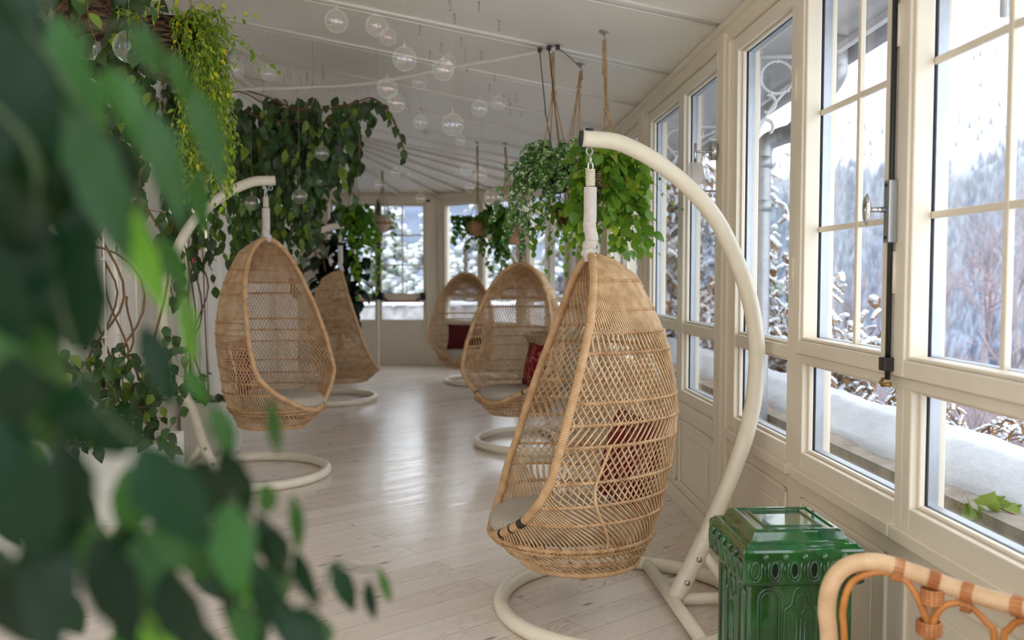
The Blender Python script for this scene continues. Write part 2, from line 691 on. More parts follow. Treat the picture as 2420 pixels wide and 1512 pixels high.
M['iron'] = flat('white_wrought_iron', lin(206, 208, 212), .45)
M['drycurl'] = flat('dry_brown_leaf', lin(158, 116, 78), .8, var=.2)
M['frost'] = flat('frosted_twig', lin(160, 148, 154), .8, var=.08, scale=3)
M['conifer'] = flat('grey_green_needles', lin(158, 164, 160), .9, var=.3, scale=2)
M['bulb'] = None
t = NT('lit_bulb')
e = t.n('Emission')
e.inputs[0].default_value = lin(255, 206, 150)
e.inputs[1].default_value = 2
t.l(e.outputs[0], t.out.inputs[0])
M['bulb'] = t.m
t = NT('ribbed_glass_shade')
tr_ = t.n('BsdfTransparent')
gb_ = t.n('BsdfPrincipled')
gb_.inputs['Base Color'].default_value = lin(214, 212, 206)
gb_.inputs['Roughness'].default_value = .15
ms_ = t.n('MixShader')
ms_.inputs[0].default_value = .55
t.l(tr_.outputs[0], ms_.inputs[1])
t.l(gb_.outputs[0], ms_.inputs[2])
t.l(ms_.outputs[0], t.out.inputs[0])
M['shade'] = t.m
M['red'] = flat('red_enamel', lin(178, 32, 34), .4)
M['plastic'] = flat('white_plastic', lin(226, 222, 214), .4)
M['redbar'] = flat('red_brown_bar', lin(150, 72, 52), .4)
M['planter'] = flat('white_planter_paint', lin(226, 226, 220), .4, var=.02)
# ------------------------------------------------------------------ the setting
class Seg:
    """a wall line in plan: u runs along it, v is the distance into the room, z is up"""
    def __init__(self, p0, p1, inward):
        self.p0 = np.array(p0, float)
        d = np.array(p1, float) - self.p0
        self.len = np.linalg.norm(d)
        self.d = d / self.len
        n = np.array([-self.d[1], self.d[0]])
        if n.dot(np.array(inward) - self.p0) < 0:
            n = -n
        self.nrm = n

    def M(self, V):
        V = np.asarray(V, float)
        xy = self.p0 + V[:, :1] * self.d + V[:, 1:2] * self.nrm
        return np.concatenate([xy, V[:, 2:3]], 1)

    def pt(self, u, v, z):
        return self.M(np.array([[u, v, z]]))[0]


def bar(mb, p, q, w, h, up=(0, 0, 1), mat=0):
    """rectangular bar from p to q, w wide, h deep downwards from the line"""
    p, q, up = np.array(p, float), np.array(q, float), np.array(up, float)
    t = q - p
    t /= np.linalg.norm(t)
    s = np.cross(t, up)
    s /= np.linalg.norm(s)
    n = np.cross(s, t)
    V = []
    for e in (p, q):
        for a, b in ((-.5, 0), (.5, 0), (.5, -1), (-.5, -1)):
            V.append(e + s * a * w + n * b * h)
    mb.add(V, [(0, 1, 2, 3), (7, 6, 5, 4), (0, 4, 5, 1), (1, 5, 6, 2), (2, 6, 7, 3), (3, 7, 4, 0)], mat)


ROOM = (-.5, 5.0)
NRM = math.hypot(1, WB)
A = Seg((WA + 3 * WB, -3.0), (wall_x(10.9), 10.9), ROOM)


def ua(y):
    return (y + 3) * NRM


D = Seg((wall_x(10.9), 10.9), (.176, 12.3), ROOM)
E_ = Seg((.176, 12.3), (-1.14, 13.45), ROOM)
F_ = Seg((-1.14, 13.45), (-6.0, 13.45), ROOM)
BK = Seg((WA + 3 * WB, -3.0), (inner_x(-3), -3.0), ROOM)
ZS, ZL, ZT, ZH = .688, 1.026, 1.079, 2.388     # sill, lower glass top, upper glass bottom, glass top

floor = MB()
floor.add([(-6.2, -3.2, 0), (1.7, -3.2, 0), (1.7, 13.7, 0), (-6.2, 13.7, 0), (-6.2, -3.2, -.15), (1.7, -3.2, -.15), (1.7, 13.7, -.15), (-6.2, 13.7, -.15)],
          [(0, 1, 2, 3), (7, 6, 5, 4), (0, 4, 5, 1), (1, 5, 6, 2), (2, 6, 7, 3), (3, 7, 4, 0)])
o = link('floor', floor.mesh('floor', M['floor'], False))
tag(o, 'whitewashed pine board floor running diagonally through the veranda', 'floor', kind='structure')

# ---- ceiling and its battens
apx = np.array([inner_x(10.8), 10.8, ceil_z(inner_x(10.8), 10.8)])


def cp(x, y):
    return (x, y, ceil_z(x, y))


ce = MB()
def slab(P):
    P = np.array(P, float)
    n = len(P)
    Q = P + [0, 0, .14]
    ce.add(np.concatenate([P, Q]), [tuple(range(n - 1, -1, -1)), tuple(range(n, 2 * n))] + [(i, (i + 1) % n, n + (i + 1) % n, n + i) for i in range(n)])


YG = .35       # behind this line, out of view, an invented glass roof lets in extra daylight
slab([cp(wall_x(YG) + .1, YG), (wall_x(10.9) + .1, 10.9, CZ - .019), tuple(apx), cp(inner_x(YG), YG)])
ring = [(wall_x(10.9) + .1, 10.9), (.25, 12.38), (-1.08, 13.6), (-6.2, 13.6)]
for a, b in zip(ring[:-1], ring[1:]):
    slab([a + (CZ,), b + (CZ,), tuple(apx)])
slab([(-6.2, 13.6, CZ), (-6.2, 10.8, apx[2]), tuple(apx)])
ceiling = tag(link('ceiling', ce.mesh('ceiling', M['ceil'], False)), 'cream boarded ceiling rising from the window wall, crossed by battens', 'ceiling', kind='structure')
for y in (1.2, 2.27, 3.33, 4.377, 5.418, 6.402, 7.46, 8.5, 9.45, 10.3):
    p = np.array(cp(wall_x(y), y))
    L = 3.35
    x, yy = wall_x(y) - L, y - L * WB
    while x < inner_x(yy):
        L -= .02
        x, yy = wall_x(y) - L, y - L * WB
    q = np.array(cp(x, yy))
    b = MB()
    bar(b, p, q, .085, .008)
    for s in (-1, 1):
        off = np.array([WB, -1, 0]) * s * .042 + np.array([0, 0, -.006])
        b.tube([p + off, q + off], .008, 6)
    part('batten', b, M['ceil'], ceiling, world=True)
for x, y in [(wall_x(10.9), 10.9), (.45, 11.55), (.19, 12.27), (-.3, 12.7), (-.72, 13.07), (-1.12, 13.42), (-1.7, 13.44), (-2.3, 13.44), (-3.0, 13.44)]:
    b = MB()
    q = np.array([x, y, CZ])
    bar(b, apx, q, .06, .008)
    t = q - apx
    s_ = np.cross(t, [0, 0, 1])
    s_ /= np.linalg.norm(s_)
    for s in (-1, 1):
        b.tube([apx + s_ * s * .03 - [0, 0, .006], q + s_ * s * .03 - [0, 0, .006]], .007, 6)
    part('batten', b, M['ceil'], ceiling, world=True)

rg = MB()  # added skylight, only there to brighten the interior with sky light
for y in np.linspace(-3.1, YG, 5):
    bar(rg, cp(wall_x(y) + .1, y), cp(inner_x(y), y), .06, .09)
for k in np.linspace(0, 1, 4):
    bar(rg, cp(wall_x(-3.1) * (1 - k) + inner_x(-3.1) * k, -3.1), cp(wall_x(YG) * (1 - k) + inner_x(YG) * k, YG), .05, .08)
tag(link('added_skylight_bars', rg.mesh('added_skylight_bars', M['sash'], False)), 'cream glazing bars of the added glass roof, unseen behind the viewer, for extra daylight', 'roof', kind='structure')
gq = MB()
gq.add([np.array(cp(wall_x(-3.1) + .1, -3.1)) + [0, 0, .02], np.array(cp(wall_x(YG) + .1, YG)) + [0, 0, .02], np.array(cp(inner_x(YG), YG)) + [0, 0, .02], np.array(cp(inner_x(-3.1), -3.1)) + [0, 0, .02]], [(0, 1, 2, 3)])
tag(link('added_skylight_glass', gq.mesh('added_skylight_glass', M['glass'], False)), 'clear panes of the added glass roof, unseen behind the viewer, for extra daylight', 'roof', kind='structure')

# ---- the walls with openings
def solid_wall(mb, seg, opens, z_low, u0=0, u1=None, th=.12, z_head=2.45, ztop=2.68):
    u1 = seg.len if u1 is None else u1
    if z_low > 0:
        mb.box((u0, -th, 0), (u1, 0, z_low), seg.M)
    mb.box((u0, -th, z_head), (u1, 0, ztop), seg.M)
    e = u0
    for a, b in list(opens) + [(u1, u1)]:
        if a - e > .001:
            mb.box((e, -th, z_low), (a, 0, z_head), seg.M)
            w = a - e
            if w > .14:      # a post with moulded edges
                mb.box((e + .015, -.01, .12), (a - .015, .018, z_head + .02), seg.M)
                c = (e + a) / 2
                mb.box((c - .045, 0, .0), (c + .045, .034, z_head + .05), seg.M)
                for q in (e + .025, a - .025):
                    mb.tube([seg.pt(q, .014, .12), seg.pt(q, .014, z_head)], .012, 8)
        e = b


F = .055
GA = [(ua(a), ua(b)) for a, b in [(-2.75, -2.1), (-1.98, -1.33), (-.95, -.3), (-.18, .47), (.9, 1.58)]]   # windows behind and beside the viewer
CAS = [(ua(1.79), ua(2.50)), (ua(2.64), ua(3.285))]
FIX = [(ua(a), ua(b)) for a, b in [(3.47, 4.148), (4.49, 5.15), (5.27, 6.058), (6.45, 7.06), (7.17, 7.85), (8.22, 8.86), (8.97, 9.62), (9.95, 10.62)]]


def merge(gl):
    out = []
    for a, b in sorted(gl):
        a, b = a - F, b + F
        if out and a - out[-1][1] < .02:
            out[-1] = (out[-1][0], b)
        else:
            out.append((a, b))
    return out


wr = MB()
solid_wall(wr, A, merge(GA + CAS + FIX), .61)
for a, b in merge(GA + CAS + FIX):
    # sill board, wainscot panel mouldings
    wr.box((a - .01, -.02, .585), (b + .01, .03, .625), A.M)
    wr.box((a, 0, 0), (b, .014, .09), A.M)
for a, b in GA + CAS + FIX:
    for lo, hi in (((a - .02, 0, .50), (b + .02, .012, .52)), ((a - .02, 0, .13), (b + .02, .012, .15)), ((a - .02, 0, .13), (a, .012, .52)), ((b, 0, .13), (b + .02, .012, .52))):
        wr.box(lo, hi, A.M)
    wr.box((a + .08, 0, .2), (b - .08, .006, .44), A.M)
wr.tube([A.pt(0, .012, CZ - .022), A.pt(A.len, .012, CZ - .022)], .024, 8)
wr.box((0, 0, CZ - .1), (A.len, .014, CZ), A.M)
wr.box((0, 0, 2.455), (A.len, .02, 2.475), A.M)
tag(link('wall_right', wr.mesh('wall_right', M['wallr'], False)), 'cream panelled window wall along the right side with posts and low wainscot', 'wall', kind='structure').modifiers.new('b', 'BEVEL').width = .004

wf = MB()
D_op = [(.12, .62), (.74, D.len - .12)]
E_op = [(.16, .78), (.9, 1.56)]
for sg, op in ((D, D_op), (E_, E_op)):
    solid_wall(wf, sg, [(op[0][0] - F, op[0][1] + F), (op[1][0] - F, op[1][1] + F)], .61, u0=-.04, u1=sg.len + .04)
    for a, b in op:
        wf.box((a - .05, -.02, .585), (b + .05, .03, .625), sg.M)
        wf.box((a, 0, .16), (b, .01, .5), sg.M)
    wf.box((0, 0, 0), (sg.len, .014, .09), sg.M)
    wf.tube([sg.pt(0, .012, CZ - .022), sg.pt(sg.len, .012, CZ - .022)], .024, 8)
DL = (.145, 1.62)       # door opening along F_
solid_wall(wf, F_, [DL], 0.0, u0=-.05, z_head=2.46)
wf.tube([F_.pt(0, .012, CZ - .022), F_.pt(F_.len, .012, CZ - .022)], .024, 8)
for a, b in ((DL[0] - .09, DL[0] + .005), (DL[1] - .005, DL[1] + .09)):
    wf.box((a, 0, 0), (b, .03, 2.5), F_.M)
wf.box((DL[0] - .09, 0, 2.455), (DL[1] + .09, .03, 2.54), F_.M)
tag(link('wall_far', wf.mesh('wall_far', M['wallr'], False)), 'cream faceted far wall holding the glazed double door', 'wall', kind='structure').modifiers.new('b', 'BEVEL').width = .004

wl = MB()
P = [(inner_x(-3.1), -3.1), (inner_x(10.8), 10.8)]
IN = Seg(P[0], P[1], ROOM)
wl.box((0, -.25, 0), (IN.len, 0, 3.4), IN.M)
wl.box((0, 0, 0), (IN.len, .014, .11), IN.M)
for y in (1.0, 3.2, 5.4, 7.6, 9.8):
    u = (y + 3.1) * math.hypot(1, .045)
    wl.box((u - .05, 0, 0), (u + .05, .02, 3.1), IN.M)
wl.box((IN.len - .12, 0, 0), (IN.len + .012, .02, 3.2), IN.M)
wl.tube([IN.pt(0, .02, ceil_z(inner_x(-3.1), -3.1) - .03), IN.pt(IN.len, .02, apx[2] - .03)], .035, 8)
wl.tube([IN.pt(0, .02, ceil_z(inner_x(-3.1), -3.1) - .14), IN.pt(IN.len, .02, apx[2] - .14)], .025, 8)
wl.box((-6.2, 10.55, 0), (apx[0] - .01, 10.8, 3.4))
tag(link('wall_left', wl.mesh('wall_left', M['wall'], False)), 'cream plaster inner wall on the left behind the climbing plants', 'wall', kind='structure')
we = MB()
we.box((-6.2, 10.6, 0), (-6.0, 13.6, 3.3))
tag(link('wall_corridor', we.mesh('wall_corridor', M['wall'], False)), 'cream end wall around the corner at the far left', 'wall', kind='structure')
wb = MB()
BO = [(.15, .85), (.97, 1.67), (1.79, 2.49), (2.61, 3.25)]
solid_wall(wb, BK, [(BO[0][0] - F, BO[-1][1] + F)], .61, u0=-.1, u1=BK.len + .1, ztop=3.5)
tag(link('wall_back', wb.mesh('wall_back', M['wall'], False)), 'cream glazed end wall behind the viewer', 'wall', kind='structure')

# ---- windows
WN = [0]


def frame_rect(mb, seg, u0, u1, z0, z1, w, v0, v1, wb_=None, wt=None):
    """four boards round the glass opening u0..u1 x z0..z1, lying outside it"""
    wb_ = w if wb_ is None else wb_
    wt = w if wt is None else wt
    mb.box((u0 - w, v0, z0 - wb_), (u0, v1, z1 + wt), seg.M)
    mb.box((u1, v0, z0 - wb_), (u1 + w, v1, z1 + wt), seg.M)
    mb.box((u0, v0, z0 - wb_), (u1, v1, z0), seg.M)
    mb.box((u0, v0, z1), (u1, v1, z1 + wt), seg.M)


def spacer(parent, seg, u0, u1, z0, z1):
    m = MB()
    frame_rect(m, seg, u0 + .012, u1 - .012, z0 + .012, z1 - .012, .012, -.075, -.045)
    part('spacer', m, M['alu'], parent, False, True)
    g = MB()
    frame_rect(g, seg, u0 + .004, u1 - .004, z0 + .004, z1 - .004, .004, -.043, -.036)
    part('gasket', g, M['navy'], parent, False, True)


def pane(parent, seg, u0, u1, z0, z1, v=-.055):
    g = MB()
    g.box((u0, v - .004, z0), (u1, v, z1), seg.M)
    part('pane', g, M['glass'], parent, False, True)


def new_window(seg, u, label):
    WN[0] += 1
    p = seg.pt(u, 0, .61)
    return thing('window_%d' % WN[0], label, 'window', p, kind='structure')


def fixed(seg, u0, u1, label, full=True, zh=ZH):
    w = new_window(seg, (u0 + u1) / 2, label)
    m = MB()
    frame_rect(m, seg, u0, u1, ZS, zh, F, -.1, .004, .08, .065)
    m.box((u0, -.1, ZL), (u1, .0, ZT), seg.M)
    for a, b in ((ZS, ZL), (ZT, zh)):
        frame_rect(m, seg, u0 + .012, u1 - .012, a + .012, b - .012, .012, -.036, -.018)
    part('frame', m, M['sash'], w, False, True, .004)
    pane(w, seg, u0, u1, ZS, ZL)
    pane(w, seg, u0, u1, ZT, zh)
    if full:
        spacer(w, seg, u0, u1, ZS, ZL)
        spacer(w, seg, u0, u1, ZT, zh)
    return w


for i, g in enumerate(GA):
    fixed(A, *g, label='tall fixed window in the right wall behind the viewer', full=False)
fixed(A, *FIX[0], label='tall single fixed window just beyond the casement, with the downpipe outside')
fixed(A, *FIX[1], label='tall fixed window beyond the thick post, under the chrome wall lamp')
fixed(A, *FIX[2], label='tall fixed window second beyond the thick post, next to the narrow mullion')
for g, l in zip(FIX[3:], ('tall fixed window beyond the hanging plants, nearer of its pair', 'tall fixed window beyond the hanging plants, farther of its pair', 'far tall fixed window behind the nearest chair, nearer of its pair',
                          'far tall fixed window behind the nearest chair, farther of its pair', 'last single fixed window of the straight right wall')):
    fixed(A, *g, label=l, full=False)
fixed(D, *D_op[0], label='narrow fixed window in the oblique far bay, right half', full=False, zh=2.4)
fixed(D, *D_op[1], label='narrow fixed window in the oblique far bay, left half', full=False, zh=2.4)
fixed(E_, *E_op[0], label='tall fixed window right of the mullion behind the two far chairs', full=False, zh=2.4)
fixed(E_, *E_op[1], label='tall fixed window left of the mullion behind the farthest chair', full=False, zh=2.4)
for a, b in BO:
    fixed(BK, a, b, label='tall fixed window in the end wall behind the viewer', full=False)

# casement pair on the right
BARS = (1.52, 1.945)


def casement(u0, u1, label, lower, bolt):
    w = new_window(A, (u0 + u1) / 2, label)
    m = MB()
    frame_rect(m, A, lower[0], lower[1], ZS, ZL, .045, -.1, .004, .08, .022)
    frame_rect(m, A, lower[0] + .012, lower[1] - .012, ZS + .012, ZL - .012, .012, -.036, -.018)
    part('frame', m, M['sash'], w, False, True, .004)
    s = MB()
    frame_rect(s, A, u0, u1, 1.112, 2.36, .066, -.07, .03, .05, .06)
    frame_rect(s, A, u0 + .012, u1 - .012, 1.124, 2.348, .012, -.036, .02)
    part('sash', s, M['sash'], w, False, True, .005)
    c = (u0 + u1) / 2
    mu = MB()
    mu.box((c - .010, -.052, 1.112), (c + .010, -.034, 2.36), A.M)
    for z in BARS:
        mu.box((u0, -.050, z - .010), (u1, -.036, z + .010), A.M)
    part('glazing_bars', mu, M['sash'], w, False, True, .003)
    pane(w, A, u0, u1, 1.112, 2.36)
    pane(w, A, lower[0], lower[1], ZS, ZL)
    spacer(w, A, *lower, ZS, ZL)
    spacer(w, A, u0, u1, 1.112, 2.36)
    rs = MB()
    rs.tube([A.pt(u1 + .058, .032, 1.3), A.pt(u1 + .058, .032, 1.42)], .006, 6)
    rs.tube([A.pt(u1 + .058, .032, 2.0), A.pt(u1 + .058, .032, 2.12)], .006, 6)
    part('hinge', rs, M['sash'], w, True, True)
    if bolt:
        um = u0 - .07
        b = MB()
        b.tube([A.pt(um, .04, 1.05), A.pt(um, .04, 2.4)], .0085, 8)
        ob = part('bolt_rod', b, M['black'], w, True, True)
        k = MB()
        k.box((um - .02, .03, 1.445), (um + .014, .056, 1.625), A.M)
        case = part('bolt_case', k, M['zinc'], w, False, True, .003)
        n = MB()
        for z in (1.46, 1.61):
            n.tube([A.pt(um - .003, .056, z), A.pt(um - .003, .059, z)], .005, 8)
        part('screw', n, M['darksteel'], case, True, True)
        h = MB()
        h.tube([A.pt(um, .05, 1.54), A.pt(um, .105, 1.54)], [.009, .007], 10)
        c_ = A.pt(um, .112, 1.54)
        V = []
        th = np.linspace(0, 2 * PI, 24, endpoint=False)
        prof = [(0, -.008), (.7, -.007), (1, 0), (.7, .007), (0, .008)]
        tdir = np.array([A.d[0], A.d[1], 0])
        ndir = np.array([A.nrm[0], A.nrm[1], 0])
        for r_, q in prof:
            for a in th:
                V.append(c_ + tdir * math.cos(a) * .019 * r_ + np.array([0, 0, math.sin(a) * .047 * r_]) + ndir * q)
        fcs = [(i * 24 + j, i * 24 + (j + 1) % 24, (i + 1) * 24 + (j + 1) % 24, (i + 1) * 24 + j) for i in range(4) for j in range(24)]
        h.add(V, fcs)
        part('knob', h, M['chrome'], case, True, True)
        kp = MB()
        kp.box((um - .018, .028, 1.075), (um + .022, .058, 1.115), A.M)
        part('keeper', kp, M['darksteel'], w, False, True, .003)
        hk = MB()
        hk.tube([A.pt(um - .03, .045, 1.04), A.pt(um - .01, .06, 1.035), A.pt(um + .02, .05, 1.04), A.pt(um + .05, .03, 1.045)], .006, 8)
        part('latch', hk, M['brass'], w, True, True)
    return w


casement(CAS[1][0], CAS[1][1], 'left casement of the right-hand pair, twelve panes with the cremone bolt and oval chrome knob', (ua(2.59), ua(3.31)), True)
casement(CAS[0][0], CAS[0][1], 'right casement of the pair, cut by the right edge, with ivy outside below it', (ua(1.76), ua(2.50)), False)
cx = MB()
cx.box((ua(2.52), -.1, ZS - .08), (ua(2.575), .0, 2.45), A.M)
cx.box((ua(1.6), -.1, 1.03), (ua(3.36), .012, 1.058), A.M)
cx.box((ua(1.68), -.1, 2.42), (ua(3.36), .004, 2.46), A.M)
cx.box((ua(3.35), -.1, .61), (ua(3.42), .004, 2.46), A.M)
tag(link('trim_1', cx.mesh('trim_1', M['sash'], False)), 'cream posts and rails between the two casements', 'window frame', kind='structure')

# ---- glazed double door at the far end
dr = thing('door_1', 'cream glazed double door at the far end with black panic bars', 'door', F_.pt((DL[0] + DL[1]) / 2, 0, 0), kind='structure')
mid = (DL[0] + DL[1]) / 2
for a, b in ((DL[0] + .01, mid - .004), (mid + .004, DL[1] - .01)):
    lf = MB()
    g0, g1 = a + .05, b - .05
    frame_rect(lf, F_, g0, g1, .69, .95, .05, -.06, -.01, .5, 0)
    lf.box((g0, -.06, .02), (g1, -.02, .2), F_.M)
    lf.box((g0, -.06, .2), (g1, -.025, .69), F_.M)
    lf.box((a, -.06, .0), (b, -.012, .19), F_.M)
    lf.box((a, -.06, .95), (b, -.01, 1.085), F_.M)
    frame_rect(lf, F_, g0, g1, 1.085, 2.4, .05, -.06, -.01, 0, .055)
    frame_rect(lf, F_, g0 + .1, g1 - .1, .3, .55, .015, -.03, -.018)
    le = part('door_leaf', lf, M['sash'], dr, False, True, .003)
    gb = MB()
    c = (g0 + g1) / 2
    gb.box((c - .011, -.05, 1.085), (c + .011, -.02, 2.4), F_.M)
    for z in (1.515, 1.965):
        gb.box((g0, -.05, z - .011), (g1, -.02, z + .011), F_.M)
    part('glazing_bars', gb, M['sash'], le, False, True)
    for z0, z1 in ((.69, .95), (1.085, 2.4)):
        g = MB()
        g.box((g0, -.04, z0), (g1, -.036, z1), F_.M)
        part('pane', g, M['glass'], le, False, True)
    pb = MB()
    for u in (a + .05, b - .05):
        pb.box((u - .035, -.01, .99), (u + .035, .05, 1.1), F_.M)
        pb.tube([F_.pt(u, .03, 1.04), F_.pt(u + (.1 if u < c else -.1), .1, .975)], .018, 8)
    part('panic_bar_bracket', pb, M['black'], le, True, True)
    rb = MB()
    rb.tube([F_.pt(a + .1, .1, .972), F_.pt(b - .1, .1, .972)], .016, 10)
    part('push_bar', rb, M['redbar'], le, True, True)
br = MB()
br.box((mid - .03, -.005, 1.0), (mid + .012, .03, 2.5), F_.M)
part('bolt_rod', br, M['black'], dr, False, True)

# ---- outside: eave, brackets, downpipe, parapet
so = MB()
y0, y1 = -3, 11.5
so.add([(wall_x(y0) + .1, y0, 2.5), (1.62, y0, 2.36), (1.56, y1, 2.36), (wall_x(y1) + .1, y1, 2.5), (wall_x(y0) + .1, y0, 2.6), (1.62, y0, 2.42), (1.56, y1, 2.42), (wall_x(y1) + .1, y1, 2.6)],
       [(0, 1, 2, 3), (7, 6, 5, 4), (0, 4, 5, 1), (1, 5, 6, 2), (2, 6, 7, 3), (3, 7, 4, 0)])
bar(so, (1.5, y0, 2.385), (1.44, y1, 2.385), .03, .03)
tag(link('roof_overhang', so.mesh('roof_overhang', M['soffit'], False)), 'pale grey eave soffit outside above the right windows', 'eave', kind='structure')
gt = MB()
th = np.linspace(0, PI, 10)
gp = []
for y in (y0, y1):
    for a in th:
        gp.append((1.585 + .02 * (1 - y / 6) * 0 + .055 * math.cos(a), y, 2.41 - .06 * math.sin(a)))
gt.add(gp, [(i, i + 1, 11 + i, 10 + i) for i in range(9)])
og = solo('roof_gutter', gt, M['pipe'], 'grey half round gutter along the outer eave', 'gutter')
og.modifiers.new('s', 'SOLIDIFY').thickness = .004


def bracket(y, sc=1.0):
    b = MB()
    x0 = wall_x(y) + .11

    def pl(pts, r=.008, closed=False):
        b.tube([(x0 + p * sc, y - p * sc * .05, 2.37 - q * sc) for p, q in pts], r, 6, closed)
    c = lambda cx, cy, r, a0, a1, n=22: [(cx + r * math.cos(t), cy + r * math.sin(t)) for t in np.linspace(a0, a1, n)]
    pl([(0, 0), (0, .36)], .011)
    pl([(0, 0), (.36, .0)], .011)
    pl(c(.085, .095, .075, 0, 2 * PI * .98, 26))
    pl(c(.215, .045, .045, -.3, 3.6))
    pl(c(.04, .215, .04, -1.6, 1.9))
    pl(bez([(.005, .335), (.045, .26), (.12, .165), (.22, .09), (.34, .035)], 8))
    pl(c(.035, .325, .035, 2.6, 7.2))
    pl(c(.33, .06, .03, -2.0, 2.6))
    for p, q in ((.085, .02), (.16, .1), (.135, .155), (.06, .168), (.01, .09)):
        b.lathe([(0, -.012), (.011, -.006), (.011, .006), (0, .012)], 8, c=(x0 + p * sc, y - p * sc * .05, 2.37 - q * sc))
    return b


solo('eave_bracket', bracket(4.2), M['iron'], 'scrolled white iron eave bracket beside the downpipe', 'bracket', 'iron brackets under the eave')
solo('eave_bracket', bracket(6.15), M['iron'], 'scrolled white iron eave bracket behind the lamp window', 'bracket', 'iron brackets under the eave')
solo('eave_bracket', bracket(2.3), M['iron'], 'scrolled white iron eave bracket half hidden by the casement post at top', 'bracket', 'iron brackets under the eave')

dp = thing('downpipe', 'grey galvanised downpipe bending under the eave outside', 'downpipe', tuple(at(1800, 1000, 4.85)[:2]) + (-.3,))
px = [(1978, 90, 4.12), (1978, 150, 4.12), (1972, 185, 4.15), (1925, 250, 4.38), (1878, 308, 4.62), (1845, 322, 4.70), (1812, 338, 4.74), (1801, 375, 4.75), (1800, 430, 4.75)]
path = [at(*q) for q in px]
top = np.array(path[-1])
path += [top - [0, 0, .3], top - [0, 0, 1.2], np.array([top[0], top[1], -.3])]
m = MB()
m.tube(bez(path, 8), .047, 14)
part('pipe', m, M['pipe'], dp, True, True)
for z in (1.95, 1.72):
    k = MB()
    k.lathe([(.047, -.03), (.053, -.03), (.053, .03), (.047, .03)], 16, c=(top[0], top[1], z))
    part('pipe_collar', k, M['pipe'], dp, True, True)
k = MB()
k.tube([(top[0] - .3, top[1], 1.8), (top[0] + .06, top[1], 1.8)], .006, 6)
part('wall_bracket', k, M['zinc'], dp, True, True)

pp = MB()
y0, y1 = -4, 12
xi = lambda y: 1.27 - .052 * y + .36
pp.add([(xi(y0), y0, -.6), (xi(y0) + .38, y0, -.6), (xi(y1) + .50, y1, -.6), (xi(y1), y1, -.6), (xi(y0), y0, .605), (xi(y0) + .38, y0, .605), (xi(y1) + .50, y1, .605), (xi(y1), y1, .605)],
       [(3, 2, 1, 0), (4, 5, 6, 7), (0, 1, 5, 4), (1, 2, 6, 5), (2, 3, 7, 6), (3, 0, 4, 7)])
tag(link('wall_parapet', pp.mesh('wall_parapet', M['concrete'], False)), 'weathered concrete parapet outside the windows under a thick snow cap', 'parapet', kind='structure')
# snow cap
sn = MB()
ny, nx = 420, 26
ys = np.linspace(y0, y1, ny)
V = []
for y in ys:
    w = .38 + .12 * (y - y0) / (y1 - y0) - .06
    e = .10 + .014 * math.sin(y * 3.1) + .012 * math.sin(y * 11.3) + .006 * math.sin(y * 29)
    for j in range(nx):
        t_ = j / (nx - 1)
        x = xi(y) + e + (w - e + .12) * t_
        h = .12 * (min(1, t_ / .45) ** .75 if t_ < .45 else 1) * (1 if t_ < .8 else math.sqrt(max(0, 1 - ((t_ - .8) / .2) ** 2))) + (.006 * math.sin(4 * y + 6 * t_) + .005 * math.sin(9 * y - 5 * t_) + .0025 * math.sin(31 * y + 9 * t_)) * min(1, t_ / .15)
        V.append((x, y, .602 + max(h, 0) - (.01 if j == 0 else 0)))
idx = np.arange(ny * nx).reshape(ny, nx)
sn.add(V, np.stack([idx[:-1, :-1], idx[:-1, 1:], idx[1:, 1:], idx[1:, :-1]], -1).reshape(-1, 4))
o = solo('snow_cap', sn, M['snowcap'], 'thick white snow lying on the parapet outside the windows', 'snow', kind='stuff')
# ------------------------------------------------------------------ egg chairs
ZB = [0.0, .113, .23, .313, .397, .53, .597, .663, .747, .847, .93, 1.03, 1.105, 1.163, 1.19]
XB = [-.19, -.24, -.283, -.305, -.325, -.342, -.347, -.342, -.328, -.308, -.275, -.225, -.175, -.085, 0.0]
ZR = [.12, .23, .40, .65, .95, 1.13, 1.19]
XR = [.395, .315, .235, .158, .062, .02, 0.0]
ZW = [0.0, .12, .23, .327, .42, .55, .758, .95, 1.06, 1.11, 1.165, 1.19]
YW = [.22, .305, .365, .392, .402, .396, .355, .28, .21, .165, .085, 0.004]
BZ = [1.09, .985, .905, .835, .665, .59, .515, .39, .305, .235]
BELT = .12


def egg_c(z):
    z = np.asarray(z, float)
    xr = np.interp(z, ZR, XR)
    t = np.clip((z - BELT) / (.42 - BELT), 0, 1)
    t = t * t * (3 - 2 * t)
    xb = np.interp(z, ZB, XB)
    xc = (1 - t) * ((.395 + xb) / 2) + t * xr
    xf = np.where(z < .42, .395 + .03 * t, .425)
    return xr, xb, np.interp(z, ZW, YW), xc, xf


def egg_psimax(z):
    xr, xb, w, xc, xf = egg_c(z)
    return PI / 2 + np.arcsin(np.clip((xr - xc) / np.maximum(xf - xc, 1e-3), -1, 1))


def egg_pt(psi, z, off=0.0):
    xr, xb, w, xc, xf = egg_c(z)
    psi = np.asarray(psi, float)
    c = np.cos(psi)
    a = np.where(c > 0, xc - xb, xf - xc)
    x = xc - (a + off) * c
    y = (w + off) * np.sin(psi)
    return np.stack([x, y, np.broadcast_to(z, x.shape)], -1)


def base_pt(psi, z, off=0.0):
    t = np.clip(np.asarray(z) / BELT, 0, 1)
    xb = np.interp(z, ZB, XB)
    xf = .25 + (.395 - .25) * t ** .8
    w = np.interp(z, ZW, YW)
    xc = (xb + xf) / 2
    return np.stack([xc - ((xf - xb) / 2 + off) * np.cos(psi), (w + off) * np.sin(psi), np.broadcast_to(z, np.shape(psi))], -1)


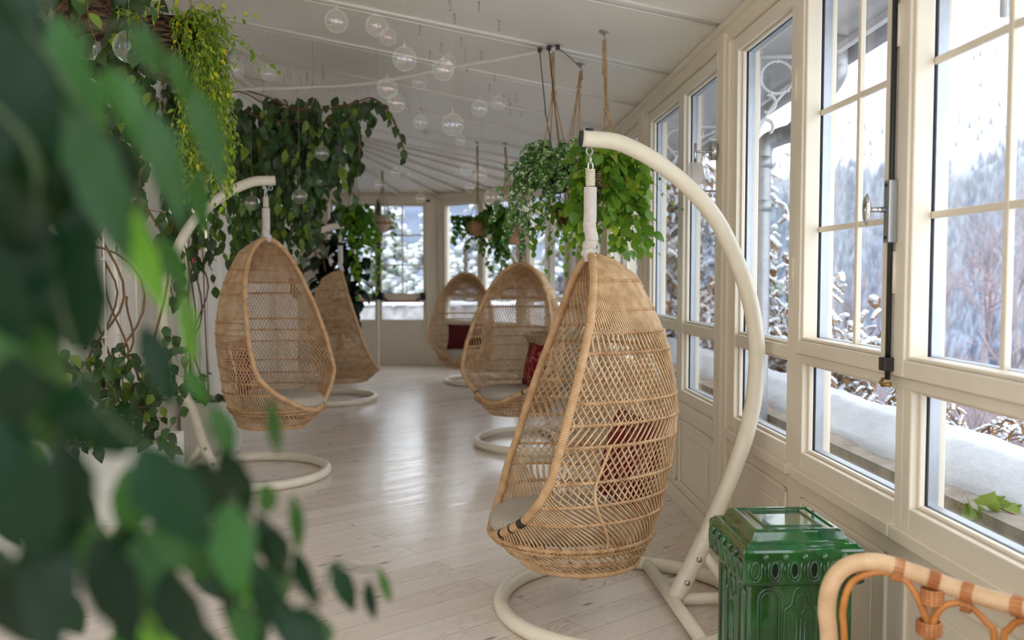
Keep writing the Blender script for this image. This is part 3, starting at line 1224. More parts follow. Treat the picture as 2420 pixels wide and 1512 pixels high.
def slope(z):
    """d psi / d z of the two cane families at height z"""
    A_ = np.where(z > 1.09, 1.0, np.where(z > .905, 1.35, np.where(z > .835, 1.0, np.where(z > .59, 1.5, np.where(z > .515, -1.25, np.where(z > .305, 1.5, 1.6))))))
    B_ = np.where(z > 1.09, -.6, np.where(z > .905, -1.35, np.where(z > .835, 1.0, np.where(z > .59, -1.5, np.where(z > .515, -1.25, np.where(z > .305, -1.5, 1.6))))))
    return A_, B_


def make_shell():
    mb = MB()
    zs = np.linspace(BELT, 1.178, 74)
    A_, B_ = slope(zs)
    dz = zs[1] - zs[0]
    for fam, sl in ((0, A_), (1, B_)):
        sh = np.concatenate([[0], np.cumsum((sl[1:] + sl[:-1]) / 2 * dz)])
        off = .0035 if fam == 0 else -.0035
        for q_, p0 in enumerate(np.arange(-PI - 2.2, PI + 2.2, .0285) + fam * .012):
            if q_ % 2 and fam:
                continue
            psi = p0 + sh
            ok = np.abs(psi) <= egg_psimax(zs) + .01
            if q_ % 2:
                ok &= zs > .9
            i = 0
            while i < len(zs):
                if not ok[i]:
                    i += 1
                    continue
                j = i
                while j + 1 < len(zs) and ok[j + 1]:
                    j += 1
                if j - i >= 2:
                    P = egg_pt(psi[i:j + 1], zs[i:j + 1], off)
                    Q = egg_pt(psi[i:j + 1], zs[i:j + 1], off + .02)
                    mb.tube(P, .0032, 5, nrm=Q - P + 1e-6, caps=False)
                i = j + 1
    # upright stakes tied behind the weave
    for s in (-1.0, 1.0):
        z = np.linspace(BELT, .52, 16)
        mb.tube(egg_pt(s * np.linspace(1.36, 1.22, 16), z, .008), .0055, 6)
    return mb


def make_base():
    mb = MB()
    zs = np.linspace(.012, BELT, 12)
    for fam, k in ((0, 1), (1, -1)):
        sh = np.where(zs > .06, (zs - .06) * 4.5, (zs - .06) * k * 4.5)
        for p0 in np.arange(-PI, PI, .095) + fam * .02:
            mb.tube(base_pt(p0 + sh, zs, .003 if fam == 0 else -.003), .0032, 5, caps=False)
    return mb


def twine(P, Nn, r=.0042, amp=.0042, pitch=.03, n=5):
    """two canes twisted round each other along P"""
    mb = MB()
    L = np.concatenate([[0], np.cumsum(np.linalg.norm(np.diff(P, axis=0), axis=1))])
    T = np.gradient(P, axis=0)
    T /= np.linalg.norm(T, axis=1)[:, None]
    B = np.cross(T, Nn)
    for ph in (0, PI):
        a = L / pitch * 2 * PI + ph
        mb.tube(P + Nn * (np.cos(a) * amp)[:, None] + B * (np.sin(a) * amp)[:, None], r, n)
    return mb


def band_at(z, off=.004, base=False, full=False, r=.0042):
    pm = PI if full else float(egg_psimax(np.array([z]))[0])
    psi = np.linspace(-pm, pm, 190)
    f = base_pt if base else egg_pt
    P = f(psi, np.full(190, z), off)
    Q = f(psi, np.full(190, z), off + .02)
    N = Q - P
    N /= np.linalg.norm(N, axis=1)[:, None] + 1e-9
    return twine(P, N, r, r)


def rim_path():
    z = np.concatenate([np.linspace(1.189, .30, 60), BELT + .18 * np.linspace(1, 0, 40)[1:] ** 2])
    pm = egg_psimax(z)
    R = egg_pt(pm, z)
    L = egg_pt(-pm, z)[::-1][1:-1]
    return np.concatenate([R, L])


RIM = rim_path()
cyl_shell = make_shell().mesh('woven_shell', M['cane'])
base_shell = make_base().mesh('woven_base', M['cane'])
rim_mb = MB()
rim_mb.tube(RIM, .0165, 12, closed=True)
rim_me = rim_mb.mesh('rim', M['rim'])
sp = MB()
zz = np.linspace(1.186, 1.06, 16)
sp.tube(egg_pt(np.zeros(16), zz, .006), .014, 10)
spine_me = sp.mesh('top_spine', M['rim'])
band_me = [band_at(z).mesh('band', M['band']) for z in BZ]
b0 = band_at(BELT + .006, .008, True, True, .006)
b1 = band_at(BELT - .014, .006, True, True, .006)
for q in b1.v:
    pass
belt = MB()
for src in (b0, b1):
    n0 = belt.n
    for v, a in zip(src.v, src.a):
        belt.v.append(v); belt.a.append(a)
    for f, m_ in zip(src.f, src.m):
        belt.f.append(f + n0); belt.m.append(m_)
    belt.n += src.n
belt_me = belt.mesh('belt_band', M['band'])
mid_me = band_at(.06, .004, True, True).mesh('band', M['band'])
br_ = MB()
psi = np.linspace(-PI, PI, 61)[:-1]
br_.tube(base_pt(psi, np.full(60, .012)), .012, 10, closed=True)
for k in np.linspace(-.16, .22, 7):
    w = .215 * math.sqrt(max(0, 1 - ((k - .03) / .22) ** 2))
    br_.tube([(k, -w, .012), (k, w, .012)], .0035, 5)
ring_me = br_.mesh('base_ring', M['rim'])


def tape_me(i0, i1):
    m = MB()
    m.tube(RIM[i0:i1], .0178, 12)
    return m.mesh('tape_wrap', M['tape'])


def sleeve_mb(z0, z1, r=.026):
    n = 170
    m = MB()
    z = np.linspace(z0, z1, n)
    t = (z - z0) / (z1 - z0)
    wr = np.clip(1 - t * 1.6, 0, 1)
    P = np.stack([.010 * np.sin(t * 16) * wr, .008 * np.sin(t * 21 + 1) * wr, z], -1)
    rr = r * (1 + .13 * wr * np.sin(t * 70 + np.sin(t * 13) * 2) + .07 * wr * np.sin(t * 151 + 3 * np.sin(t * 29))) * np.where(t < .03, .9, 1)
    m.tube(P, rr, 16)
    return m


def spring_mb(z0, z1, r=.0165, coils=9, wr=.0035):
    m = MB()
    t = np.linspace(0, 1, coils * 14)
    m.tube(np.stack([r * np.cos(t * coils * 2 * PI), r * np.sin(t * coils * 2 * PI), z0 + (z1 - z0) * t], -1), wr, 6)
    return m


def linkring(m, c, R, r, plane='xz', sz=1.0):
    t = np.linspace(0, 2 * PI, 21)[:-1]
    a, b = R * np.cos(t), R * sz * np.sin(t)
    P = np.stack([a, 0 * a, b], -1) if plane == 'xz' else np.stack([0 * a, a, b], -1)
    m.tube(P + np.array(c), r, 6, closed=True)


def egg_chair(x, y, z0, face, label, tip_z, style, tapes=(), sc=(1, 1, 1)):
    """face = facing direction in plan; tip_z = height of the stand tip it hangs from"""
    c = thing('hanging_egg_chair', label, 'hanging chair', (x, y, z0), math.atan2(face[1], face[0]), 'rattan hanging egg chairs')
    c.scale = sc
    link('woven_shell', cyl_shell, c)
    link('woven_base', base_shell, c)
    link('rim', rim_me, c)
    link('top_spine', spine_me, c)
    for me in band_me:
        link('band', me, c)
    link('band', mid_me, c)
    link('belt_band', belt_me, c)
    link('base_ring', ring_me, c)
    for i0, i1 in tapes:
        link('tape_wrap', tape_me(i0, i1), c)['label'] = 'black tape wound on the rim'
    T = (tip_z - z0) / sc[2]
    if style == 'sleeve' or style == 'rod':
        zs = style == 'rod' and 1.19 + .27 or T - .13
        part('sleeve', sleeve_mb(1.175, zs), M['sleeve'], c)
        if style == 'rod':
            q = MB()
            q.tube([(-.008, 0, zs), (-.008, 0, T - .12)], .004, 6)
            q.tube([(.008, 0, zs), (.008, 0, T - .12)], .004, 6)
            part('hanger_rod', q, M['darksteel'], c)
        part('spring', spring_mb(T - .125, T - .06), M['cream'], c)
        q = MB()
        linkring(q, (0, 0, T - .05), .010, .0035, 'xz', 1.6)
        linkring(q, (0, 0, T - .025), .010, .0035, 'yz', 1.6)
        part('shackle', q, M['chrome'], c)
    else:
        part('spring', spring_mb(T - .125, T - .06), M['cream'], c)
        q = MB()
        linkring(q, (0, 0, T - .03), .012, .0035, 'xz', 2.0)
        part('shackle', q, M['chrome'], c)
        q = MB()
        z = T - .145
        k = 0
        while z > 1.235:
            linkring(q, (0, 0, z), .011, .0035, 'xz' if k % 2 else 'yz', 1.9)
            z -= .032
            k += 1
        part('chain', q, M['darksteel'], c)
        q = MB()
        linkring(q, (0, 0, 1.212), .018, .005, 'xz', 1.2)
        part('top_ring', q, M['black'], c)
    return c


PROF = [(.21, .037), (.29, .187), (.357, .337), (.415, .47), (.46, .587), (.498, .703), (.527, .837), (.54, .987), (.533, 1.12), (.498, 1.287), (.432, 1.453), (.357, 1.587),
        (.257, 1.698), (.168, 1.77), (.093, 1.82), (.018, 1.857), (-.055, 1.882), (-.178, 1.892)]


def chair_stand(x, y, out, label, dz=0.0):
    """out = plan direction from the ring centre towards the post"""
    s = thing('chair_stand', label, 'chair stand', (x, y, 0), math.atan2(out[1], out[0]), 'cream stands of the hanging chairs')
    m = MB()
    t = np.linspace(0, 2 * PI, 73)[:-1]
    m.tube(np.stack([.5 * np.cos(t), .5 * np.sin(t), np.full(72, .032)], -1), .03, 14, closed=True)
    part('base_ring', m, M['cream'], s)
    m = MB()
    w = math.sqrt(.5 ** 2 - .20 ** 2)
    m.tube([(.2, -w, .032), (.2, w, .032)], .026, 12)
    m.tube([(.2, 0, .032), (.5, 0, .032)], .024, 12)
    part('cross_bar', m, M['cream'], s)
    P = [(a, b + (dz if b > .3 else 0)) for a, b in PROF]
    C = bez([(a, 0, b) for a, b in P], 8)
    m = MB()
    m.tube(C, .033, 16)
    part('curved_post', m, M['cream'], s)
    m = MB()
    low = C[:14]
    m.tube(low, .0365, 16)
    part('post_socket', m, M['cream'], s)
    m = MB()
    m.tube([(.315, 0, .24), (.40, 0, .12), (.485, 0, .045)], .02, 10)
    part('brace', m, M['cream'], s)
    for i in (4, 9):
        m = MB()
        p = C[i]
        m.tube([(p[0], -.045, p[2]), (p[0], .045, p[2])], .008, 6)
        m.tube([(p[0], -.039, p[2]), (p[0], .039, p[2])], .012, 10)
        part('bolt', m, M['chrome'], s)
    e, e2 = C[-1], C[-4]
    d = (e - e2) / np.linalg.norm(e - e2)
    m = MB()
    m.tube([e - d * .002, e + d * .012], [.033, .029], 16)
    m.lathe([(.016, -.002), (.016, .008), (0, .010)], 12, c=(-.15, 0, 1.892 + dz + .031))
    part('end_cap', m, M['cap'], s)
    m = MB()
    m.tube([(-.15, 0, 1.89 + dz - .04), (-.15, 0, 1.89 + dz + .03)], .006, 8)
    linkring(m, (-.15, 0, 1.89 + dz - .048), .012, .004, 'xz', 1.3)
    part('eye_bolt', m, M['zinc'], s)
    return s


def unit(a, b):
    h = math.hypot(a, b)
    return (a / h, b / h)


# near chair
chair_stand(.455, 3.55, unit(1, .08), 'cream tubular stand with the big arched post, of the nearest hanging chair by the window')
HX, HY = .31, 3.54
near = egg_chair(HX, HY, .208, unit(-1, -.15), 'largest rattan egg chair, hanging near the window wall and turned left', 1.835, 'sleeve', ((66, 70), (73, 75), (80, 83)), sc=(1, 1, 1.03))
# left chair
o2 = unit(-.92, -.40)
chair_stand(-1.76, 5.95, o2, 'cream stand with the arched post among the vines at left', .10)
p2 = at(630, 600, 5.97)
egg_chair(p2[0], p2[1], .345, unit(.9, -.43), 'rattan egg chair beside the vines at left, opening turned right with a red pillow inside', 1.94, 'sleeve', ((84, 86),), sc=(.98, .98, 1.06))
# far left chair
chair_stand(-1.99, 9.6, unit(-1, -.12), 'cream stand of the chair in front of the rubber plant')
p3 = at(805, 640, 9.55)
egg_chair(p3[0], p3[1], .215, unit(.97, .2), 'rattan egg chair in front of the rubber plant with a brown pillow inside', 1.835, 'rod')
# middle chair
chair_stand(.215, 7.1, unit(1, .35), 'cream stand of the middle chair, its ring seen left of the nearest chair')
p4 = at(1231, 620, 7.05)
egg_chair(p4[0], p4[1], .265, unit(-.56, -.83), 'middle rattan egg chair hung on a dark chain, open towards the viewer', 1.845, 'chain', ((61, 63), (70, 72), (120, 122)))
# farthest chair
chair_stand(-.335, 11.25, unit(.95, .3), 'cream stand of the farthest chair by the far windows')
p5 = at(1101, 640, 11.2)
egg_chair(p5[0], p5[1], .205, unit(-.27, -.96), 'farthest rattan egg chair by the far windows with a maroon pillow', 1.835, 'sleeve')


# ---- seat cushions and pillows (each rests in its chair)
def cushion_mb(ax=.30, ay=.275, h=.085):
    m = MB()
    n, k = 48, 9
    V = []
    ph = np.linspace(-PI / 2, PI / 2, k)
    th = np.arange(n) * 2 * PI / n
    for p in ph:
        r = 1 - (.045 / .3) * (1 - math.cos(p))
        for a in th:
            V.append((ax * r * math.cos(a), ay * r * math.sin(a), h / 2 * (1 + math.sin(p))))
    V += [(ax * .5 * math.cos(a), ay * .5 * math.sin(a), h * 1.08) for a in th]
    F_c = [(i * n + j, i * n + (j + 1) % n, (i + 1) * n + (j + 1) % n, (i + 1) * n + j) for i in range(k) for j in range(n)]
    F_c += [tuple(range(n - 1, -1, -1)), tuple(range(k * n, k * n + n))]
    m.add(V, F_c)
    return m


cu_me = cushion_mb().mesh('seat_cushion', M['cushion'])


def pillow_mb(w=.40, h=.40, t=.13):
    m = MB()
    n = 15
    V = []
    for s in (1, -1):
        for i in range(n):
            for j in range(n):
                u, v = i / (n - 1) * 2 - 1, j / (n - 1) * 2 - 1
                d = (max(0, (1 - u * u)) * max(0, (1 - v * v))) ** .42
                pu, pv = u * (1 - .07 * (1 - v * v)), v * (1 - .07 * (1 - u * u))
                V.append((s * (t / 2 * d + .003), pu * w / 2, h / 2 + pv * h / 2))
    F_c = []
    for s in range(2):
        for i in range(n - 1):
            for j in range(n - 1):
                b = s * n * n
                F_c.append((b + i * n + j, b + (i + 1) * n + j, b + (i + 1) * n + j + 1, b + i * n + j + 1))
    edge = [(i, 0) for i in range(n - 1)] + [(n - 1, j) for j in range(n - 1)] + [(i, n - 1) for i in range(n - 1, 0, -1)] + [(0, j) for j in range(n - 1, 0, -1)]
    for a, b in zip(edge, edge[1:] + edge[:1]):
        F_c.append((a[0] * n + a[1], b[0] * n + b[1], n * n + b[0] * n + b[1], n * n + a[0] * n + a[1]))
    m.add(V, F_c)
    return m


def in_chair(ch, me, name, loc, label, cat, group, tilt=0, turn=0, mats=None):
    """place a thing at LOC of chair CH's own frame, as a thing of its own"""
    rz = ch.rotation_euler[2]
    Rm = Matrix.Rotation(rz, 3, 'Z')
    p = Vector(ch.location) + Rm @ Vector([a * b for a, b in zip(loc, ch.scale)])
    o = link(name, me, None, p)
    o.rotation_euler = (Matrix.Rotation(rz + turn, 4, 'Z') @ Matrix.Rotation(tilt, 4, 'Y')).to_euler()
    tag(o, label, cat, group)
    return o


chairs = [x for x in bpy.data.objects if x.name.startswith('hanging_egg_chair')]
names = {'largest': None}
C1, C2, C3, C4, C5 = chairs
for ch, nm in ((C1, 'grey checked round seat cushion poking over the lip of the nearest chair'), (C2, 'grey round seat cushion in the left chair beside the vines'),
               (C3, 'grey seat cushion in the chair before the rubber plant'), (C4, 'grey round seat cushion in the middle chair'), (C5, 'grey seat cushion under the maroon pillow in the farthest chair')):
    in_chair(ch, cu_me, 'seat_cushion', (.105, 0, .124), nm, 'cushion', 'grey seat cushions')
red = pillow_mb().mesh('pillow', M['crimson'])
in_chair(C1, pillow_mb(.42, .38).mesh('pillow', M['redpat']), 'throw_pillow', (-.13, -.02, .205), 'red patterned pillow seen through the weave of the nearest chair', 'pillow', 'throw pillows in the chairs', -.28, .2)
in_chair(C2, pillow_mb(.40, .38).mesh('pillow', M['redpat']), 'throw_pillow', (-.11, -.07, .205), 'faded red patterned pillow in the left chair beside the vines', 'pillow', 'throw pillows in the chairs', -.3, .35)
in_chair(C3, pillow_mb(.42, .40).mesh('pillow', M['brown']), 'throw_pillow', (-.13, 0, .205), 'plain brown pillow in the chair before the rubber plant', 'pillow', 'throw pillows in the chairs', -.25, 0)
pm = pillow_mb(.36, .36)
cpil = in_chair(C4, pm.mesh('pillow', [M['crimson']]), 'throw_pillow', (.0, .09, .2), 'crimson pillow with a pale vein pattern standing in the middle chair', 'pillow', 'throw pillows in the chairs', -.2, -.75)
bk = MB()
bk.box((-.03, -.178, .01), (.03, -.165, .35))
bo = part('pillow_side_panel', bk, M['brown'], cpil, label='brown side panel of the crimson pillow')
in_chair(C5, pillow_mb(.46, .33).mesh('pillow', M['maroon']), 'throw_pillow', (-.10, -.06, .205), 'plain maroon oblong pillow in the farthest chair', 'pillow', 'throw pillows in the chairs', -.25, .1)
# ------------------------------------------------------------------ plants
TPL = {
    'oval': ([0, .1, .32, .58, .83, 1], [.06, .52, 1, .92, .48, .03]),
    'lance': ([0, .12, .38, .65, .86, 1], [.08, .55, 1, .74, .32, .02]),
    'heart': ([0, .08, .28, .55, .82, 1], [.35, .9, 1, .78, .36, .02]),
}


def nrmz(v):
    return v / (np.linalg.norm(v, axis=-1, keepdims=True) + 1e-9)


def put_leaves(mb, P, Dr, Nn, L, W, kind='oval', fold=.25, curl=.25, va=None, wave=0.0):
    """many leaves at once: base points P, tip directions, face normals, lengths, half-widths"""
    P, Dr, Nn = np.asarray(P, float), nrmz(np.asarray(Dr, float)), np.asarray(Nn, float)
    k = len(P)
    if k == 0:
        return
    S = nrmz(np.cross(Dr, Nn))
    Nn = np.cross(S, Dr)
    L = np.broadcast_to(np.asarray(L, float), (k,))
    W = np.broadcast_to(np.asarray(W, float), (k,))
    u, w = map(np.array, TPL[kind])
    r = len(u)
    vv = np.array([-1., 0, 1])
    U = np.repeat(u, 3)
    Wd = np.repeat(w, 3)
    Vv = np.tile(vv, r)
    cu = np.broadcast_to(np.asarray(curl, float), (k,))
    wv = wave * rng.normal(size=(k, 3 * r)) * Wd if wave else 0
    V = (P[:, None] + Dr[:, None] * (U[None, :, None] * L[:, None, None] * (1 - .25 * abs(cu[:, None, None]) * U[None, :, None]))
         + S[:, None] * ((Vv * Wd)[None, :, None] * W[:, None, None])
         + Nn[:, None] * ((fold * np.abs(Vv) * Wd)[None, :] * W[:, None] - (cu * L)[:, None] * (U ** 2)[None, :] + wv)[:, :, None])
    F1 = []
    for i in range(r - 1):
        for j in range(2):
            a = i * 3 + j
            F1.append((a, a + 1, a + 4, a + 3))
    F1 = np.array(F1)
    F_ = (F1[None] + (np.arange(k) * 3 * r)[:, None, None]).reshape(-1, 4)
    if va is None:
        va = rng.random(k)
    mb.add(V.reshape(-1, 3), F_, 0, np.repeat(va, 3 * r))


IVY = np.array([(0, 0), (.28, -.08), (.48, .16), (.36, .34), (.36, .52), (.2, .66), (0, 1.0), (-.2, .66), (-.36, .52), (-.36, .34), (-.48, .16), (-.28, -.08)])


def put_ivy(mb, P, Dr, Nn, L, va=None):
    P, Dr, Nn = np.asarray(P, float), nrmz(np.asarray(Dr, float)), np.asarray(Nn, float)
    k = len(P)
    S = nrmz(np.cross(Dr, Nn))
    Nn = np.cross(S, Dr)
    L = np.broadcast_to(np.asarray(L, float), (k,))
    V = P[:, None] + (S[:, None] * IVY[None, :, :1] + Dr[:, None] * IVY[None, :, 1:2] + Nn[:, None] * (.25 * np.abs(IVY[:, 0]))[None, :, None]) * L[:, None, None]
    C = P[:, None] + Dr[:, None] * (.3 * L)[:, None, None]
    V = np.concatenate([V, C], 1)
    n = len(IVY)
    T = np.array([(i, (i + 1) % n, n) for i in range(n)])
    F_ = (T[None] + (np.arange(k) * (n + 1))[:, None, None]).reshape(-1, 3)
    if va is None:
        va = rng.random(k)
    mb.add(V.reshape(-1, 3), F_, 0, np.repeat(va, n + 1))


def resample(C, step):
    C = np.asarray(C, float)
    L = np.concatenate([[0], np.cumsum(np.linalg.norm(np.diff(C, axis=0), axis=1))])
    n = max(2, int(L[-1] / step) + 1)
    s = np.linspace(0, L[-1], n)
    return np.stack([np.interp(s, L, C[:, i]) for i in range(3)], -1)


def strand(sb, lb, C, step, L, W, kind='oval', r=.002, droop=.9, spread=.8, start=0.0, curl=.25, fold=.25, jit=.25, pair=False, toward=None, ivy=False, wave=0, face=.5):
    """a stem along curve C with leaves set alternately along it"""
    C = np.asarray(C, float)
    sb.tube(C, np.linspace(r, r * .5, len(C)), 5, caps=False)
    Q = resample(C, step)
    n = len(Q)
    k0 = int(start * n)
    if n - k0 < 1:
        return
    T = nrmz(np.gradient(Q, axis=0))[k0:]
    Q = Q[k0:]
    n = len(Q)
    if pair:
        Q, T = np.repeat(Q, 2, 0), np.repeat(T, 2, 0)
    m = len(Q)
    ang = (np.arange(m) % 2) * PI + np.arange(m) // 2 * .9 + rng.normal(0, .5, m) + rng.random() * 6
    ref = np.where(np.abs(T[:, 2:3]) > .8, np.array([[1., 0, 0]]), np.array([[0, 0, 1.]]))
    a = nrmz(np.cross(T, ref))
    b = np.cross(T, a)
    out = a * np.cos(ang)[:, None] + b * np.sin(ang)[:, None]
    Dr = out * spread + T * .35 + np.array([0, 0, -droop]) + rng.normal(0, jit, (m, 3))
    if toward is None:
        Nn = out * .6 + np.array([0, 0, 1.0]) * face + np.array([0, -1.0, 0]) * .35 + rng.normal(0, .35, (m, 3))
    else:
        Nn = np.array(toward) + rng.normal(0, .35, (m, 3)) + out * .4
    Ls = L * rng.uniform(.65, 1.15, m)
    if ivy:
        put_ivy(lb, Q, Dr, Nn, Ls)
    else:
        put_leaves(lb, Q + out * .004, Dr, Nn, Ls, Ls * W, kind, fold, curl * rng.uniform(.3, 1.6, m), wave=wave)


def drape(p, q, sag=0.0, wob=.05, n=12):
    """wandering line from p down to q"""
    p, q = np.array(p, float), np.array(q, float)
    t = np.linspace(0, 1, n)[:, None]
    C = p + (q - p) * t
    ph = rng.random(3) * 6
    f = rng.uniform(.8, 2.2, 3)
    C += np.sin(t * f * PI * 2 + ph) * wob * np.sin(t * PI)
    C[:, 2] -= sag * np.sin(t[:, 0] * PI)
    return C


def hang_curve(base, az, reach, drop, n=14, up=.04):
    """stem leaving a pot rim outwards and bending down"""
    t = np.linspace(0, 1, n)
    r = reach * (1 - (1 - t) ** 2.2)
    z = up * np.sin(np.minimum(t * 4, PI)) - drop * t ** 1.5
    ph = rng.random() * 6
    return np.array(base) + np.stack([np.cos(az) * r + .015 * np.sin(t * 7 + ph) * t, np.sin(az) * r + .015 * np.cos(t * 6 + ph) * t, z], -1)


# ---- planter boxes with trellises
def planter(x0, x1, y0, y1, h, label):
    p = thing('planter_box', label, 'planter', ((x0 + x1) / 2, (y0 + y1) / 2, 0), group='white planter boxes')
    m = MB()
    t = .028
    for lo, hi in (((x0, y0, .03), (x1, y0 + t, h)), ((x0, y1 - t, .03), (x1, y1, h)), ((x0, y0 + t, .03), (x0 + t, y1 - t, h)), ((x1 - t, y0 + t, .03), (x1, y1 - t, h)), ((x0, y0, 0), (x1, y1, .03))):
        m.box(lo, hi)
    e = .012
    # cover strips round the front and right faces
    for z0, z1 in ((.03, .09), (h - .06, h)):
        m.box((x0, y0 - e, z0), (x1 + e, y0, z1))
        m.box((x1, y0, z0), (x1 + e, y1 + e, z1))
    for a, b in ((x0, x0 + .05), (x1 - .05, x1 + e)):
        m.box((a, y0 - e, .09), (b, y0, h - .06))
    for a, b in ((y0 - e, y0 + .05), (y1 - .05, y1 + e)):
        m.box((x1, a, .09), (x1 + e, b, h - .06))
    for z in (.18, .27):
        m.box((x1, y0, z), (x1 + .003, y1, z + .006))
        m.box((x0, y0 - .003, z), (x1, y0, z + .006))
    part('box', m, M['planter'], p, False, True, .003)
    m = MB()
    m.box((x0 + t, y0 + t, h - .12), (x1 - t, y1 - t, h - .07))
    part('soil', m, M['soil'], p, False, True)
    return p


def trellis(x, ys, z0, z1, label, thick=()):
    t = thing('wire_trellis', label, 'trellis', (x, sum(ys) / len(ys), z0), group='white wire trellises')
    for i, y in enumerate(ys):
        m = MB()
        m.tube([(x, y, z0), (x, y, z1)], .018 if i in thick else .006, 8)
        part('upright', m, M['trim'], t, True, True)
    for z in np.arange(z0 + .3, z1, .42):
        m = MB()
        m.tube([(x, ys[0] - .04, z), (x, ys[-1] + .04, z)], .004, 6)
        part('cross_wire', m, M['trim'], t, True, True)
    return t


planter(-2.33, -1.97, 4.75, 5.25, .43, 'white planter box nearest the viewer at left, half hidden by leaves')
planter(-2.405, -2.12, 6.42, 6.86, .43, 'white planter box behind the left chair stand')
trellis(-2.2, (4.80, 5.0, 5.2), .3, 3.0, 'white wire trellis rising from the nearest planter box')
trellis(-2.34, (6.46, 6.64, 6.82), .3, 3.05, 'white wire trellis with a thick upright in the farther planter box', (0,))


def vine(name, label, cat, loc, group=None):
    return thing(name, label, cat, loc, group=group), MB(), MB()


def fin(t, sb, lb, sm, lm, stems='stems', leaves='leaves'):
    part(stems, sb, sm, t, True, True)
    part(leaves, lb, lm, t, True, True)


# big canopy vine running along the rail, hanging down behind the left chair
t, sb, lb = vine('climbing_vine', 'dark green climbing vine hanging in a curtain behind the left chair', 'vine', (-2.3, 6.7, .31), 'climbing vines on the left wall')
sb.tube(bez([(-2.3, 6.7, .31), (-2.32, 6.7, 1.2), (-2.3, 6.66, 2.1), at(540, 225, 6.4), at(640, 250, 6.3), at(740, 262, 6.2), at(830, 245, 6.1), at(880, 232, 6.05), at(922, 268, 6.0), at(945, 320, 6.0), at(957, 368, 6.0)], 8), .005, 6)
sb.tube(bez([at(560, 262, 6.6), at(660, 285, 6.5), at(760, 290, 6.4), at(840, 300, 6.3), at(850, 380, 6.3)], 8), .007, 6)
sb.tube(bez([at(560, 210, 6.5), at(620, 225, 6.5), at(680, 250, 6.5), at(740, 262, 6.2)], 8), .006, 6)
bot = lambda x: np.interp(x, [540, 600, 650, 700, 740, 770, 800, 840, 870, 900], [660, 610, 560, 590, 560, 470, 430, 420, 330, 290])
for i in range(88):
    x = rng.uniform(545, 872) if i < 70 else rng.uniform(545, 730)
    Y = rng.uniform(6.0, 7.1)
    py = rng.uniform(228, 285)
    b_ = bot(x) - rng.uniform(0, 150) * (rng.random() < .6) - rng.uniform(0, 30)
    b_ = max(b_, py + 40)
    if b_ > 530 and x < 790:
        Y = rng.uniform(6.6, 7.1)
    strand(sb, lb, drape(at(x, py, Y), at(x + rng.normal(0, 14), b_, Y + rng.normal(0, .1)), 0, .04), .056, .108, .29, 'lance', .0022, droop=1.3, spread=.55, toward=(0.35, -1, .25), curl=.25, wave=.006)
for C in ([at(880, 232, 6.05), at(905, 250, 6.0), at(930, 290, 6.0), at(950, 340, 6.0), at(957, 372, 6.0)], [at(860, 238, 6.05), at(895, 240, 6.0), at(915, 262, 6.0), at(925, 300, 6.0)], [at(820, 250, 6.1), at(850, 262, 6.1), at(872, 300, 6.1)], [at(700, 262, 6.2), at(770, 250, 6.2), at(840, 246, 6.1), at(880, 232, 6.05)]):
    strand(sb, lb, bez(C, 6), .05, .088, .32, 'lance', .003, droop=1.2, spread=.6, toward=(.3, -1, .25))
for x, y0_, y1_ in ((800, 300, 520), (845, 300, 400), (832, 290, 480), (757, 400, 585), (705, 420, 640), (690, 520, 690)):
    strand(sb, lb, drape(at(x, y0_, 6.6), at(x + 5, y1_, 6.6), 0, .03), .055, .085, .32, 'lance', .002, droop=1.3, spread=.5, toward=(.3, -1, .2))
fin(t, sb, lb, M['stem'], M['vine'])

# vine on the farther trellis (left of the left chair)
t, sb, lb = vine('climbing_vine', 'climbing vine with thin brown stems on the farther trellis left of the left chair', 'vine', (-2.3, 6.5, .31), 'climbing vines on the left wall')
for i in range(34):
    x = rng.uniform(395, 500)
    y0_, y1_ = rng.uniform(120, 330), rng.uniform(430, 720)
    strand(sb, lb, drape(at(x, y0_, 6.25), at(x + rng.normal(0, 22), y1_, 6.2), 0, .07), .085, .098, .30, 'lance', .003, droop=1.2, spread=.6, toward=(.4, -1, .2))
for x0, x1 in ((455, 470), (475, 440), (430, 452), (465, 480)):
    sb.tube(drape(at(x0, 500, 6.35), at(x1, 960, 6.5), 0, .06, 20), .006, 6)
for i in range(8):
    strand(sb, lb, drape(at(470, 945, 6.5), at(rng.uniform(430, 530), rng.uniform(880, 935), 6.4), 0, .03), .05, .07, .36, 'lance', .002, droop=.7, toward=(.4, -1, .4))
fin(t, sb, lb, M['stem'], M['vine'])

# low vine in the nearest planter
t, sb, lb = vine('climbing_vine', 'serrated dark vine climbing low from the nearest planter box', 'vine', (-2.15, 4.95, .31), 'climbing vines on the left wall')
for i in range(44):
    x, y = rng.uniform(90, 420), rng.uniform(770, 1010)
    Y = rng.uniform(4.45, 4.95)
    strand(sb, lb, drape(at(x, y, Y), at(x + rng.normal(0, 45), min(y + rng.uniform(60, 150), 1055), Y), 0, .05), .06, .092, .33, 'lance', .0025, droop=.9, spread=.8, toward=(.4, -1, .3), curl=.3)
for a, b in (((270, 1040), (245, 560)), ((300, 1040), (250, 620)), ((200, 1040), (160, 800)), ((250, 1040), (300, 700))):
    sb.tube(drape(at(*a, 4.9), at(*b, 5.0), 0, .07, 20), .006, 6)
fin(t, sb, lb, M['stem'], M['vine'])

